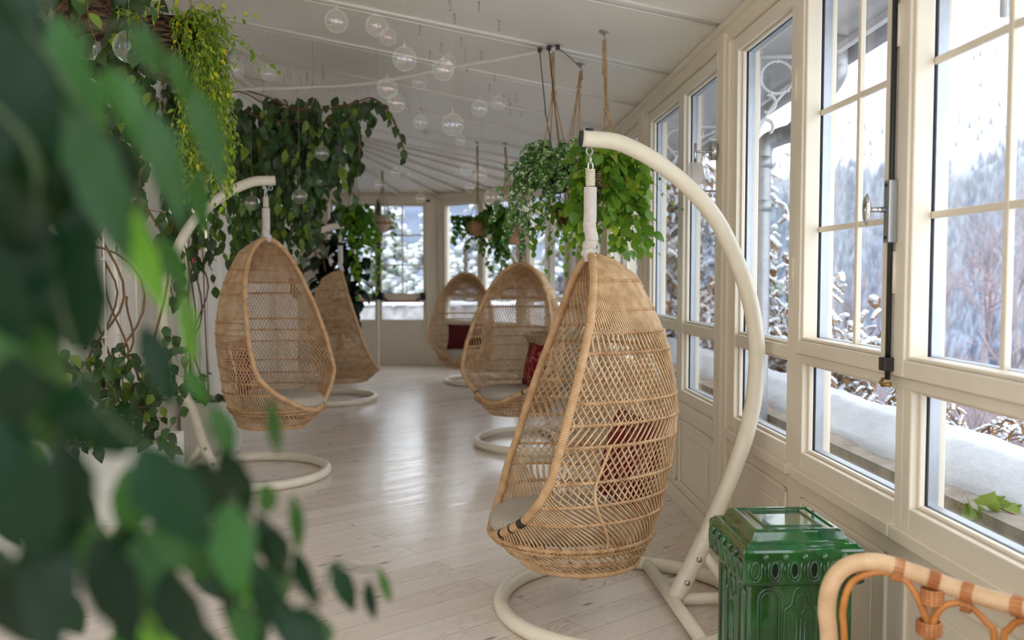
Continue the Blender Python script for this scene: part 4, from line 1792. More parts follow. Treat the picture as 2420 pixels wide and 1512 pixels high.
# dark foliage at the upper left
t, sb, lb = vine('climbing_vine', 'dark leafy vine filling the upper left corner behind the baskets', 'vine', (-2.15, 5.05, .31), 'climbing vines on the left wall')
for i in range(140):
    x, y = rng.uniform(-140, 370), rng.uniform(-60, 380)
    Y = rng.uniform(3.9, 4.9)
    strand(sb, lb, drape(at(x, y, Y), at(x + rng.normal(0, 25), y + rng.uniform(80, 240), Y), 0, .06), .07, .095, .31, 'lance', .003, droop=1.1, spread=.7, toward=(.4, -1, .2))
for a, b in (((160, 1000), (120, 300)), ((240, 1000), (235, 200)), ((345, 1000), (350, 200)), ((300, 1000), (90, 250)), ((330, 900), (225, 380))):
    sb.tube(drape(at(*a, 4.95), at(*b, 4.7), 0, .09, 24), .007, 6)
fin(t, sb, lb, M['stem'], M['vine'])


# ---- hanging pots
def hanger(t, hook, knot_z, rim_c, rim_r, n=4, mat='rope', az0=.4, thick=.0045, loop=True, lean=(0, 0)):
    hook = np.array(hook, float)
    h = MB()
    h.lathe([(.0, .0), (.028, 0), (.026, -.006), (.010, -.010), (.006, -.02)][::-1], 14, c=hook)
    h.tube(hook + np.array([(0, 0, -.015), (0, 0, -.03), (.010, 0, -.04), (.004, 0, -.052), (-.008, 0, -.048)]), .0028, 6)
    part('ceiling_hook', h, M['zinc'], t, True, True)
    r = MB()
    top = hook - [0, 0, .045]
    kn = np.array([hook[0] + (rim_c[0] - hook[0]) * (hook[2] - knot_z) / max(.01, hook[2] - rim_c[2]), hook[1] + (rim_c[1] - hook[1]) * (hook[2] - knot_z) / max(.01, hook[2] - rim_c[2]), knot_z])
    for k in range(n):
        a = az0 + k * 2 * PI / n
        w = np.array([math.cos(a), math.sin(a), 0]) * thick * 1.4
        r.tube([top + w * .6, (top * .6 + kn * .4) + w * 1.3, kn + w, np.array(rim_c) + np.array([math.cos(a), math.sin(a), 0]) * rim_r], thick, 6)
    part('rope_cords', r, M[mat], t, True, True)
    if loop:
        k = MB()
        L = top[2] - knot_z
        zz = np.linspace(0, min(.18, L * .55), 24)
        for ph in (0, 2.1, 4.2):
            k.tube(np.stack([top[0] + .007 * np.cos(zz * 90 + ph), top[1] + .007 * np.sin(zz * 90 + ph), top[2] - zz], -1), thick * 1.3, 6)
        part('twisted_loop', k, M[mat], t, True, True)
        k = MB()
        for ph in (0, 1.5):
            q = np.linspace(0, 2 * PI, 15)[:-1]
            k.tube(np.stack([kn[0] + .011 * np.cos(q), kn[1] + .011 * np.sin(q), kn[2] + .008 * np.sin(q + ph) + (.008 if ph else -.004)], -1), thick * 1.4, 6, closed=True)
        part('knot', k, M[mat], t, True, True)


def pot_part(t, c, r, h, mat, prof='bowl'):
    m = MB()
    c = np.array(c, float)
    if prof == 'bowl':
        P = [(r * .25, 0), (r * .62, h * .06), (r * .92, h * .35), (r, h * .7), (r * .96, h), (r * .88, h), (r * .88, h * .85), (0.001, h * .82)]
    elif prof == 'ball':
        P = [(r * .3, 0), (r * .75, h * .1), (r, h * .42), (r * .95, h * .72), (r * .66, h), (r * .58, h), (r * .58, h * .9), (.001, h * .88)]
    else:
        P = [(r * .86, 0), (r * .97, h * .1), (r, h * .5), (r * .98, h), (r * .9, h), (r * .9, h * .92), (.001, h * .9)]
    m.lathe(P, 28, c=c)
    part('pot', m, M[mat], t, True, True)
    s = MB()
    s.lathe([(r * .86, h * .82), (.001, h * .86)], 20, c=c)


def hpot(label, pot_c, r, h, mat, prof, hook, knot_z, n=4, ropemat='rope', thick=.0045):
    """pot_c = middle of the pot's underside"""
    t = thing('hanging_planter', label, 'hanging plant', tuple(pot_c), group='hanging planters')
    pot_part(t, pot_c, r, h, mat, prof)
    hanger(t, hook, knot_z, np.array(pot_c) + [0, 0, h * .95], r * .9, n, ropemat, thick=thick)
    return t, MB(), MB()


# variegated pothos by the curtain rail
hk = on_ceiling(1306, 108)
pc = at(1312, 458, hk[1])
t, sb, lb = hpot('hanging pothos with white-edged leaves in a dark bark pot under the rail end', pc, .105, .17, 'bark', 'bowl', hk, at(1304, 222, hk[1])[2], 4)
rim = np.array(pc) + [0, 0, .165]
for i in range(46):
    az = rng.uniform(0, 2 * PI)
    c = hang_curve(rim + np.array([math.cos(az), math.sin(az), 0]) * .05, az, rng.uniform(.07, .17), rng.uniform(-.02, .14), up=rng.uniform(.05, .14))
    strand(sb, lb, c, .026, .074, .42, 'heart', .0016, droop=.5, spread=.9, curl=.3, fold=.3, start=.15)
for az, re, dr in ((3.1, .16, .32), (3.5, .2, .38), (2.8, .22, .45), (3.3, .12, .5), (3.9, .13, .42), (2.3, .2, .36), (4.4, .1, .4), (3.0, .26, .3), (3.6, .15, .28)):
    strand(sb, lb, hang_curve(rim + np.array([math.cos(az), math.sin(az), 0]) * .09, az, re, dr, 18), .034, .058, .42, 'heart', .0018, droop=.8, spread=.8, start=.1)
strand(sb, lb, bez([rim + [-.1, 0, .02], rim + [-.2, -.02, .0], rim + [-.26, -.02, -.04], rim + [-.3, 0, .01]], 6), .05, .06, .36, 'heart', .002, start=.5)
fin(t, sb, lb, M['gstem'], M['varieg'])

# hoya behind the sleeve
hk = on_ceiling(1428, 75)
pc = at(1437, 448, hk[1])
t, sb, lb = hpot('large light green trailing plant in a pale fibre pot right behind the nearest chair sleeve', pc, .088, .13, 'fibre', 'ball', hk, at(1427, 258, hk[1])[2], 4)
rim = np.array(pc) + [0, 0, .125]
for i in range(84):
    az = rng.uniform(0, 2 * PI)
    re = rng.uniform(.05, .19)
    dr = rng.uniform(.10, .50) if i > 26 else rng.uniform(-.08, .08)
    strand(sb, lb, hang_curve(rim + np.array([math.cos(az), math.sin(az), 0]) * .04, az, re, dr, 16, up=rng.uniform(.02, .1)), .038, .076, .37, 'oval', .0018, droop=.55, spread=.9, curl=.2, fold=.2, jit=.35, start=.12)
for q in ([(0, 0, 0), (.12, -.05, .03), (.22, -.1, -.02), (.3, -.12, -.12)], [(0, 0, 0), (.1, 0, -.2), (.2, -.05, -.35), (.26, -.08, -.47)], [(0, 0, 0), (.1, -.1, .05), (.2, -.14, -.08), (.36, -.16, -.24)]):
    strand(sb, lb, bez([rim + np.array(a) for a in q], 8), .06, .03, .36, 'oval', .0014, start=.3)
fin(t, sb, lb, M['gstem'], M['hoya'])

# darker plant below and left of it
hk = on_ceiling(1373, 150)
pc = at(1345, 541, hk[1])
t, sb, lb = hpot('trailing plant in a dark bark pot hanging low between the pothos and the sleeve', pc, .085, .13, 'bark', 'bowl', hk, at(1372, 205, hk[1])[2], 4)
rim = np.array(pc) + [0, 0, .125]
for i in range(40):
    az = rng.uniform(0, 2 * PI)
    strand(sb, lb, hang_curve(rim + np.array([math.cos(az), math.sin(az), 0]) * .05, az, rng.uniform(.06, .24), rng.uniform(-.12, .30), 16, up=rng.uniform(.02, .1)), .045, .05, .36, 'oval', .0016, droop=.7, spread=.8, start=.1)
for q in ([(-.05, 0, 0), (-.16, 0, -.06), (-.25, 0, -.2), (-.3, 0, -.3)], [(-.05, 0, 0), (-.2, 0, .04), (-.28, 0, -.05), (-.36, 0, -.12)], [(-.02, 0, 0), (-.1, 0, -.2), (-.16, 0, -.34), (-.12, 0, -.42)], [(.0, 0, 0), (.02, 0, -.2), (-.02, 0, -.36), (.0, 0, -.44)]):
    strand(sb, lb, bez([rim + np.array(a) for a in q], 8), .05, .045, .36, 'oval', .0016, start=.25)
fin(t, sb, lb, M['stem'], M['hoya'])

# yellow-green basket, upper left
pc = at(405, 195, 3.25)
hk = np.array([pc[0], pc[1], ceil_z(pc[0], pc[1])])
t, sb, lb = hpot('large bark basket overflowing with fine yellow-green trailing leaves, upper left', pc, .098, .215, 'bark', 'bowl', hk, hk[2] - .35, 3)
rim = np.array(pc) + [0, 0, .21]
for i in range(150):
    az = rng.uniform(0, 2 * PI) if i < 36 else rng.uniform(-1.15, 1.2)
    re = rng.uniform(.05, .17)
    dr = rng.uniform(.1, .62) if i > 36 else rng.uniform(-.08, .06)
    strand(sb, lb, hang_curve(rim + np.array([math.cos(az), math.sin(az), 0]) * .07, az, re, dr, 16, up=rng.uniform(.01, .06)), .016, .026, .22, 'lance', .0011, droop=.5, spread=1.0, curl=.3, start=.05, face=.8)
for i in range(26):
    x = rng.uniform(420, 560)
    strand(sb, lb, drape(at(x, rng.uniform(180, 330), 3.2), at(x + rng.normal(8, 14), rng.uniform(400, 500), 3.2), 0, .03), .017, .027, .24, 'lance', .0011, droop=.5, spread=1.0)
for C in ([(470, 60), (520, 65), (570, 45), (597, 30)], [(480, 75), (540, 85), (600, 125), (650, 162), (660, 175)], [(540, 90), (590, 110), (612, 170), (625, 205)], [(470, 50), (500, 30), (480, 8)]):
    strand(sb, lb, bez([at(*q, 3.2) for q in C], 8), .022, .03, .26, 'lance', .0014, droop=.2, spread=1.0)
fin(t, sb, lb, M['gstem'], M['lemon'])

# bark basket at the very top left
pc = at(200, 98, 2.6)
hk = np.array([pc[0], pc[1], ceil_z(pc[0], pc[1])])
t, sb, lb = hpot('bark basket cut by the top edge at upper left, above a glass globe', pc, .075, .17, 'bark', 'bowl', hk, hk[2] - .4, 3)
rim = np.array(pc) + [0, 0, .16]
for i in range(24):
    az = rng.uniform(0, 2 * PI)
    strand(sb, lb, hang_curve(rim + np.array([math.cos(az), math.sin(az), 0]) * .05, az, rng.uniform(.06, .2), rng.uniform(-.1, .25), 12), .05, .07, .33, 'oval', .002, droop=.8)
fin(t, sb, lb, M['stem'], M['vine'])

# ball pot at the far door
hk = on_ceiling(903, 368)
pc = at(905, 549, hk[1])
t, sb, lb = hpot('round pale jute pot with a brown stripe and thin trailing ivy before the far door', pc, .125, .235, 'jutew', 'ball', hk, at(904, 440, hk[1])[2], 4, thick=.006)
m = MB()
m.lathe([(.1185, .115), (.1265, .11), (.1265, .145), (.1185, .15)], 24, c=pc)
part('stripe', m, M['jute'], t, True, True)
rim = np.array(pc) + [0, 0, .22]
for px_, py_ in ((878, 640), (885, 600), (893, 690), (890, 600), (930, 600), (936, 640), (926, 560), (900, 640), (870, 610), (880, 700), (918, 500), (865, 560)):
    e = at(px_, py_, hk[1] + rng.normal(0, .06))
    strand(sb, lb, bez([rim + [0, 0, 0], rim + [(e[0] - rim[0]) * .9, (e[1] - rim[1]), .02], (rim * .4 + e * .6) * [1, 1, 1] + [(e[0] - rim[0]) * .35, 0, 0], e], 8), .07, .07, .4, 'heart', .003, ivy=True, start=.2)
fin(t, sb, lb, M['gstem'], M['tendril'])

# bright plant left of it
pc = at(838, 541, 11.6)
hk = np.array([pc[0], pc[1], 3.05])
t, sb, lb = hpot('bright green leafy plant in a dark pot hanging left of the far door', pc, .11, .2, 'bark', 'bowl', hk, at(850, 400, 11.6)[2], 4, thick=.005)
rim = np.array(pc) + [0, 0, .19]
for i in range(60):
    az = rng.uniform(0, 2 * PI)
    strand(sb, lb, hang_curve(rim + np.array([math.cos(az), math.sin(az), 0]) * .05, az, rng.uniform(.05, .22), rng.uniform(-.12, .4), 12, up=.08), .07, .1, .40, 'heart', .003, droop=.6)
for px_, py_ in ((850, 640), (838, 650), (862, 590), (845, 700), (835, 620)):
    strand(sb, lb, drape(rim + [.05, -.08, 0], at(px_, py_, 11.5), 0, .03), .08, .1, .42, 'heart', .003, droop=.8)
fin(t, sb, lb, M['gstem'], M['philo'])

# two jute pots in the middle distance
hk = on_ceiling(1128, 335)
pc = at(1130, 558, hk[1])
t, sb, lb = hpot('ivy in a shallow jute bowl hanging over the two far chairs', pc, .125, .16, 'jute', 'bowl', hk, at(1128, 470, hk[1])[2], 4)
rim = np.array(pc) + [0, 0, .15]
for i in range(30):
    az = rng.uniform(0, 2 * PI)
    strand(sb, lb, hang_curve(rim + np.array([math.cos(az), math.sin(az), 0]) * .06, az, rng.uniform(.08, .26), rng.uniform(-.1, .28), 12, up=.06), .05, .07, .4, 'heart', .002, ivy=True)
for px_, py_ in ((1075, 545), (1070, 510), (1090, 560), (1100, 590), (1082, 530), (1140, 600), (1150, 620), (1160, 640)):
    strand(sb, lb, drape(rim, at(px_, py_, hk[1] - .1), -.04, .02), .05, .075, .4, 'heart', .002, ivy=True, start=.25)
fin(t, sb, lb, M['gstem'], M['ivy'])

hk = on_ceiling(1194, 338)
pc = at(1206, 578, hk[1])
t, sb, lb = hpot('broad leaved plant in a tall jute cylinder pot hanging above the middle chair', pc, .095, .235, 'jute', 'cyl', hk, at(1196, 380, hk[1])[2], 5)
rim = np.array(pc) + [0, 0, .225]
for i in range(34):
    az = rng.uniform(0, 2 * PI) if i < 14 else rng.uniform(2.4, 4.6)
    strand(sb, lb, hang_curve(rim + np.array([math.cos(az), math.sin(az), 0]) * .05, az, rng.uniform(.06, .26), rng.uniform(-.18, .1), 12, up=.1), .05, .12, .36, 'heart', .003, droop=.5)
for i in range(26):
    px_ = rng.uniform(1150, 1205)
    strand(sb, lb, drape(rim + [-.09, -.08, -.02], at(px_, rng.uniform(560, 640), hk[1] - .15), -.03, .03), .035, .055, .40, 'heart', .002, droop=.9)
fin(t, sb, lb, M['gstem'], M['ivy'])

# ---- rubber plant by the corner
RP = np.array([-2.28, 11.75, 0])
t = thing('rubber_plant', 'tall dark rubber plant on a bamboo stake behind the far left chair', 'plant', tuple(RP))
m = MB()
m.lathe([(.15, 0), (.21, .34), (.225, .36), (.225, .38), (.2, .38), (.19, .33), (.001, .33)], 24, c=RP)
part('pot', m, M['jutew'], t, True, True)
sb, lb = MB(), MB()
for dx, dy, hgt in ((.0, .0, 2.3), (-.24, .1, 2.05), (.22, .05, 2.1), (.05, -.16, 1.8), (-.3, -.1, 1.7), (.32, .1, 1.6), (-.1, .15, 1.5)):
    c = bez([RP + [0, 0, .33], RP + [dx * .5, dy * .5, hgt * .5], RP + [dx, dy, hgt]], 8)
    sb.tube(c, .011, 7)
    Q = resample(c, .045)[6:]
    m_ = len(Q)
    an = np.arange(m_) * 2.4 + rng.normal(0, .3, m_)
    o_ = np.stack([np.cos(an), np.sin(an), np.zeros(m_)], -1)
    put_leaves(lb, Q, o_ + np.array([0, 0, -.25]) + rng.normal(0, .25, (m_, 3)), np.array([0, 0, 1.0]) + o_ * .3 + rng.normal(0, .2, (m_, 3)), rng.uniform(.2, .32, m_), rng.uniform(.06, .085, m_), 'oval', .2, rng.uniform(.1, .5, m_))
fin(t, sb, lb, M['stem'], M['rubber'])
m = MB()
m.tube([RP + [-.02, -.05, .33], RP + [-.26, -.1, 2.1]], .011, 8)
part('bamboo_stake', m, M['stake'], t, True, True)

# ---- leaves hanging right before the lens, far out of focus
t, sb, lb = vine('weeping_plant', 'large blurred dark green drooping plant filling the left foreground', 'plant', (-.75, .55, 0))
ld = MB()


def fleaf(mb, x0, y0, x1, y1, w, Y, tone=.5, tilt=0.0, dY=0.0):
    """one leaf from its stalk point to its tip (pixel marks used only to measure the photo), at distance Y"""
    a, b = at(x0, y0, Y), at(x1, y1, Y + dY)
    L = np.linalg.norm(b - a)
    n = np.array([.35 + tilt, -1, .35])
    put_leaves(mb, [a], [b - a], [n], [L], [w * .42 * Y / FPX], 'oval', .4, .3, [tone])
    return a


FL = [  # dark leaves
    (95, 520, 215, 890, 250, .50, .6), (225, 300, 345, 520, 120, .55, .2), (-60, 330, 60, 760, 190, .46, .2), (20, 60, 120, 420, 170, .5, .4), (335, 770, 425, 970, 90, .62, .5),
    (330, 1050, 500, 1330, 190, .5, .9), (20, 1030, 90, 1370, 230, .45, .5), (250, 960, 290, 1100, 150, .52, .8), (-60, 900, 70, 1180, 160, .46, .7), (140, 1040, 190, 1330, 150, .5, .3),
    (560, 1190, 590, 1320, 70, .62, .1), (640, 1240, 690, 1400, 70, .66, .4), (785, 1330, 850, 1460, 62, .8, .8), (870, 1370, 880, 1480, 40, .8, .2), (600, 1330, 660, 1512, 90, .6, .6), (680, 1440, 780, 1560, 110, .6, .5),
    (230, 1260, 320, 1560, 150, .5, .1), (400, 1340, 460, 1600, 150, .52, .2), (0, 1330, 60, 1600, 140, .5, .1), (520, 1060, 590, 1190, 80, .6, .3), (190, 900, 150, 1090, 150, .48, .9), (460, 1080, 560, 1280, 110, .56, .3),
    (40, 830, 30, 1050, 160, .44, .3), (-40, 560, 40, 860, 170, .47, .5), (130, 380, 100, 600, 140, .5, .1), (90, 1240, 140, 1560, 170, .48, .1), (300, 1240, 330, 1520, 150, .52, .15),
]
FL += [(-70, -60, 70, 180, 130, .52, .4), (-90, 150, 20, 420, 140, .5, .3), (10, -80, 110, 150, 110, .56, .6), (-60, 250, 90, 540, 130, .54, .7), (170, 500, 230, 720, 90, .6, .3), (60, 120, 190, 330, 110, .58, .5), (560, 1100, 600, 1230, 60, .66, .5), (610, 1210, 650, 1350, 55, .68, .3), (700, 1300, 740, 1450, 60, .7, .5), (540, 1340, 560, 1500, 70, .64, .2), (650, 1400, 690, 1540, 70, .66, .7), (720, 1440, 770, 1530, 60, .72, .4), (470, 1240, 520, 1400, 80, .6, .6), (590, 1440, 620, 1560, 80, .64, .3)]
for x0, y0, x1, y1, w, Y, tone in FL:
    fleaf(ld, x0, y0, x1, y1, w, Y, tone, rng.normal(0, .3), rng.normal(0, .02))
FB = [  # brighter leaves
    (445, 200, 540, 430, 80, .7, .35), (345, 255, 440, 510, 100, .6, .3), (265, 430, 390, 730, 95, .66, .95), (150, 250, 330, 620, 150, .52, .15), (425, 690, 480, 880, 55, .72, .9), (440, 870, 490, 960, 50, .72, .8),
    (530, 1280, 590, 1440, 85, .66, .9), (690, 1170, 720, 1330, 45, .72, .4), (895, 1340, 935, 1460, 30, .85, .8), (640, 940, 660, 1130, 45, .7, .4), (250, 160, 360, 330, 100, .62, .6), (60, 250, 160, 440, 110, .55, .8),
    (300, 60, 410, 190, 90, .62, .3), (-30, 780, 80, 1000, 130, .5, .7), (200, 1210, 240, 1420, 110, .58, .4), (430, 1230, 500, 1400, 110, .6, .3), (560, 1420, 600, 1560, 90, .62, .7), (130, 40, 200, 260, 100, .56, .6), (380, 560, 440, 700, 70, .7, .6),
    (160, 140, 250, 330, 110, .6, .75), (470, 400, 470, 560, 60, .72, .5), (620, 1140, 650, 1240, 60, .7, .6), (740, 1450, 800, 1560, 60, .7, .7), (500, 960, 560, 1090, 70, .66, .5), (100, 760, 130, 960, 120, .52, .6), (390, 120, 470, 260, 70, .66, .4),
]
for x0, y0, x1, y1, w, Y, tone in FB:
    fleaf(lb, x0, y0, x1, y1, w, Y, tone, rng.normal(0, .3), rng.normal(0, .02))
stems_ = [[(-200, -300, .6), (60, 60, .55), (225, 300, .55), (340, 520, .58), (420, 690, .66), (480, 860, .7), (520, 1060, .64)],
          [(-200, 100, .5), (60, 330, .48), (95, 520, .5), (200, 900, .5), (330, 1050, .5), (460, 1080, .56), (560, 1190, .62), (640, 1240, .66), (700, 1400, .68)],
          [(-200, 600, .48), (-30, 780, .48), (60, 1000, .46), (140, 1040, .5), (230, 1260, .52), (300, 1400, .52), (400, 1560, .54)],
          [(520, 1060, .64), (600, 1330, .62), (680, 1440, .66), (760, 1400, .76), (785, 1330, .8), (845, 1345, .81), (895, 1345, .85)],
          [(0, -200, .62), (130, 40, .58), (300, 60, .62), (390, 120, .66), (445, 200, .7), (480, 400, .72)]]
for s_ in stems_:
    sb.tube(bez([at(*q) for q in s_], 10), .0012, 6)
# filler leaves, hanging from the same twigs
for i in range(70):
    x, y = rng.uniform(-120, 170), rng.uniform(120, 1560)
    if y > 1050:
        x = rng.uniform(-100, 640)
    Y = rng.uniform(.5, .95)
    L = rng.uniform(.045, .085)
    L *= .9
    a = at(x, y, Y)
    (put_leaves)(ld if rng.random() < .62 else lb, [a], [np.array([rng.normal(.25, .3), rng.normal(0, .3), -1])], [np.array([rng.normal(.3, .4), -1, .4])], [L], [L * rng.uniform(.2, .27)], 'oval', .22, .15)
# the stems run up to a pot that hangs outside the picture
for a in ((-.55, .58), (-.42, .62), (-.5, .5)):
    sb.tube(drape((a[0], a[1], 2.6), (a[0] + .06, a[1] - .02, 1.2), 0, .04), .003, 6)
part('stems', sb, M['dstem'], t, True, True)
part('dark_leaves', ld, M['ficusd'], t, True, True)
part('bright_leaves', lb, M['ficus'], t, True, True)
# ------------------------------------------------------------------ rail, hooks, globes, lamps
def zplane(px, py, z):
    r = ray(px, py)
    return r * ((z - CAMH) / r[2]) + CAM


rl = thing('curtain_rail', 'thin white curved curtain rail crossing under the ceiling', 'rail', tuple(zplane(890, 196, 2.69)))
pts = [zplane(x, y, 2.69) for x, y in ((1319, 113), (1200, 137), (1100, 153.5), (1050, 163), (960, 182), (890, 195), (830, 202), (740, 206.5), (640, 209.5), (540, 211))]
m = MB()
m.tube(bez(pts, 6), .013, 8)
part('rail_tube', m, M['plastic'], rl, True, True)
for i in (0, 2, 5, 7, 9):
    p = pts[i]
    m = MB()
    m.tube([p, (p[0], p[1], ceil_z(p[0], p[1]))], .0012, 5)
    part('hanger_wire', m, M['zinc'], rl, True, True)
m = MB()
for x, y in ((1275, 118), (1297, 114), (1318, 112)):
    q = zplane(x, y, 2.69)
    m.box(q - [.012, .012, .012], q + [.012, .012, .012])
part('cord_clips', m, M['black'], rl, False, True)
m = MB()
a = zplane(1275, 118, 2.69)
m.tube([a, at(1290, 270, a[1]), at(1310, 385, a[1] + .02)], .003, 5)
a = zplane(1297, 114, 2.69)
m.tube([a, at(1318, 320, a[1]), at(1350, 500, a[1] + .15)], .003, 5)
a = zplane(1318, 112, 2.69)
h2 = on_ceiling(1373, 150)
m.tube([a, (a + h2) / 2 - [0, 0, .01], h2 - [0, 0, .03]], .0025, 5)
part('black_cords', m, M['black'], rl, True, True)

hm = MB()
hm.lathe([(.004, -.004), (.008, -.002), (.008, 0)], 8)
hm.tube([(0, 0, 0), (0, 0, -.028), (.009, 0, -.036), (.012, 0, -.046), (.004, 0, -.055), (-.008, 0, -.05)], .0022, 6)
hook_me = hm.mesh('ceiling_hook', M['zinc'])
HK = [(1063, 2), (1132, 5), (1074, 33), (1180, 49), (993, 61), (1043, 102), (1091, 90), (1016, 121), (1138, 123), (1103, 150), (1170, 173), (1157, 199), (1190, 226), (1204, 233), (1220, 222), (1233, 261), (966, 253), (995, 255), (952, 225), (1111, 264), (1287, 257), (1205, 255)]
HL = [(671, 192), (680, 178), (687, 186), (711, 198), (726, 182), (726, 192), (737, 200), (764, 170), (764, 186), (780, 215), (796, 213), (845, 210), (869, 212), (583, 150), (700, 215)]
for x, y in HK:
    o = link('ceiling_hook', hook_me, None, on_ceiling(x, y))
    o.rotation_euler[2] = rng.random() * 6
    tag(o, 'tiny bare metal hook in the open ceiling among the glass globes', 'hook', 'bare ceiling hooks among the globes')
for x, y in HL:
    o = link('ceiling_hook', hook_me, None, on_ceiling(x, y - 12))
    o.rotation_euler[2] = rng.random() * 6
    tag(o, 'tiny metal hook in the shaded ceiling above the dark climbing vine', 'hook', 'ceiling hooks over the vine')


def sphere_mb(R):
    m = MB()
    t = np.linspace(-PI / 2, PI / 2, 25)
    m.lathe(np.stack([np.maximum(R * np.cos(t), .0002), R * np.sin(t)], -1), 40)
    return m


GM = {}
for R in (.035, .04, .05, .06):
    cpm = MB()
    cpm.lathe([(.006, R - .002), (.006, R + .008), (.004, R + .012)], 12)
    q = np.linspace(0, 2 * PI, 15)[:-1]
    cpm.tube(np.stack([.0075 * np.cos(q), 0 * q, R + .018 + .0075 * np.sin(q)], -1), .002, 6, closed=True)
    GM[R] = (sphere_mb(R).mesh('globe', M['globe']), cpm.mesh('glass_loop', M['globe']))
GL = [
    (795, 50, 27, 'large clear glass globe highest of the row under the ceiling, near the top edge'), (889.5, 61, 21, 'clear glass globe second in the row from the top, above a smaller one'),
    (917, 88, 15, 'small glass globe just under the second globe of the top row'), (956, 139, 28, 'large clear glass globe in front of the ceiling above the curtain rail'),
    (1047, 165, 25, 'large glass globe with two loops right beside the straight part of the rail'), (1060, 149, 14, 'glass globe half hidden behind the large one on the rail'),
    (916, 209, 24, 'large glass globe hanging across the bend of the curtain rail'), (992, 195, 14, 'small glass globe just under the middle of the curtain rail'),
    (936.5, 243, 22, 'glass globe directly below the one on the rail bend, above the vine tip'), (994, 288, 16.5, 'glass globe right of the hanging vine tip'),
    (1070, 294, 26, 'large glass globe in mid ceiling, above a small one and right of the smoke detector'), (1088, 332, 12, 'small glass globe below the large one near the smoke detector'),
    (1133, 256, 18.5, 'glass globe left of the ropes, lower of the two by themselves'), (1179, 243, 13, 'small glass globe nearest the pothos ropes'),
    (554, 164, 22, 'glass globe at the right edge of the yellow-green basket'), (634, 175, 17, 'glass globe touching the long shoot of the yellow-green plant'),
    (543, 240, 20, 'glass globe behind the yellow-green foliage below the rail'), (761, 362, 18, 'glass globe in front of the dark vine curtain, uppermost there'),
    (731, 380, 9, 'tiny glass globe left under the uppermost globe of the vine curtain'), (749, 384, 9, 'tiny glass globe right under the uppermost globe of the vine curtain'),
    (642, 399, 12, 'small glass globe above the tip of the left chair stand'), (702, 402, 12, 'small glass globe on the dark vine, right of the stand tip'),
    (750, 427, 16.5, 'glass globe on the vine curtain, below the two tiny ones'), (816, 427, 14, 'glass globe at the right hem of the vine curtain'),
    (684, 435, 9, 'tiny glass globe between two bigger ones on the vine'), (725, 451, 11, 'small glass globe behind the upper right of the lowest large one'),
    (708, 464, 18, 'lowest large glass globe on the vine, right of the white spring'), (595, 479.5, 17.5, 'glass globe hanging under the left chair stand arm'),
    (568, 445, 9, 'tiny glass globe just below the left stand arm among leaves'), (896, 437, 11, 'small glass globe on the rope of the far ball pot'),
    (935, 408, 11, 'small glass globe alone before the fanning ceiling, larger of two'), (966, 420, 8, 'tiny glass globe alone before the fanning ceiling, smaller of two'),
    (993, 469, 11, 'small glass globe over the post right of the far door'), (1103.5, 401, 14, 'glass globe upper left beside the rope of the jute bowl'),
    (1136.6, 413, 15, 'glass globe in front of the rope of the jute bowl'), (1109.5, 444, 11, 'small glass globe lowest beside the rope of the jute bowl'),
    (1166, 466, 21, 'large glass globe between the two jute pots'), (1203, 477, 16, 'glass globe in front of the ropes of the jute cylinder pot'),
    (306, 111, 37, 'big glass globe left of the yellow-green basket'), (203, 108, 33, 'big bluish glass globe just under the bark basket at the top left'),
    (205, 218, 35, 'big glass globe behind blurred leaves, below the bark basket'), (49, 332, 28, 'glass globe at the far left edge behind the blurred leaves'),
    (362, 20, 22, 'glass globe behind the top of the yellow-green basket'),
]
for x, y, r, lab in GL:
    R = .06 if r >= 20 else .05 if r >= 13 else .04 if r >= 10 else .035
    Y = min(FPX * R / r, 9.2)
    p = at(x, y, Y)
    while p[2] > ceil_z(p[0], p[1]) - .12:
        Y *= .97
        p = at(x, y, Y)
    g = thing('hanging_glass_globe', lab, 'glass globe', tuple(p), rng.random() * 3, 'iridescent glass globes')
    link('globe', GM[R][0], g)
    link('glass_loop', GM[R][1], g)
    m = MB()
    m.tube([(0, 0, R + .025), (0, 0, ceil_z(p[0], p[1]) - p[2])], .0005, 4)
    part('thread', m, M['thread'], g)


def wall_lamp(p, n, label, watt=0):
    """p = point on the wall, n = plan direction into the room"""
    p = np.array(p, float)
    n = np.array([n[0], n[1], 0.0])
    s = np.array([-n[1], n[0], 0])
    t = thing('wall_lamp', label, 'lamp', tuple(p), group='chrome wall lamps')
    m = MB()
    m.tube([p, p + n * .028], .042, 24)
    part('wall_plate', m, M['chrome'], t, True, True)
    m = MB()
    q = p + n * .105
    m.tube([p + n * .02, q], .006, 10)
    m.tube([q + [0, 0, .04], q - [0, 0, .06]], .007, 10)
    part('arm', m, M['chrome'], t, True, True)
    m = MB()
    k = 64
    V = []
    for z, r in ((-.055, .030), (-.075, .036), (-.155, .052)):
        for i in range(k):
            rr = r + (.0018 if i % 2 else 0)
            V.append(q + [rr * math.cos(i * 2 * PI / k), rr * math.sin(i * 2 * PI / k), z])
    m.add(V, [(a * k + i, a * k + (i + 1) % k, (a + 1) * k + (i + 1) % k, (a + 1) * k + i) for a in range(2) for i in range(k)] + [tuple(range(k))])
    part('shade', m, M['shade'], t, False, True)
    m = MB()
    m.lathe([(.001, -.06), (.016, -.065), (.018, -.10), (.012, -.115), (.001, -.12)][::-1], 14, c=q)
    part('bulb', m, M['bulb'] if watt else M['plastic'], t, True, True)
    if watt:
        ld = bpy.data.lights.new('lamp_light', 'POINT')
        ld.energy = watt
        ld.color = (1, .93, .86)
        ld.shadow_soft_size = .12
        lo = bpy.data.objects.new('lamp_light', ld)
        COL.objects.link(lo)
        lo.parent = t
        lo.location = (n * .105 - [0, 0, .17])
    return t


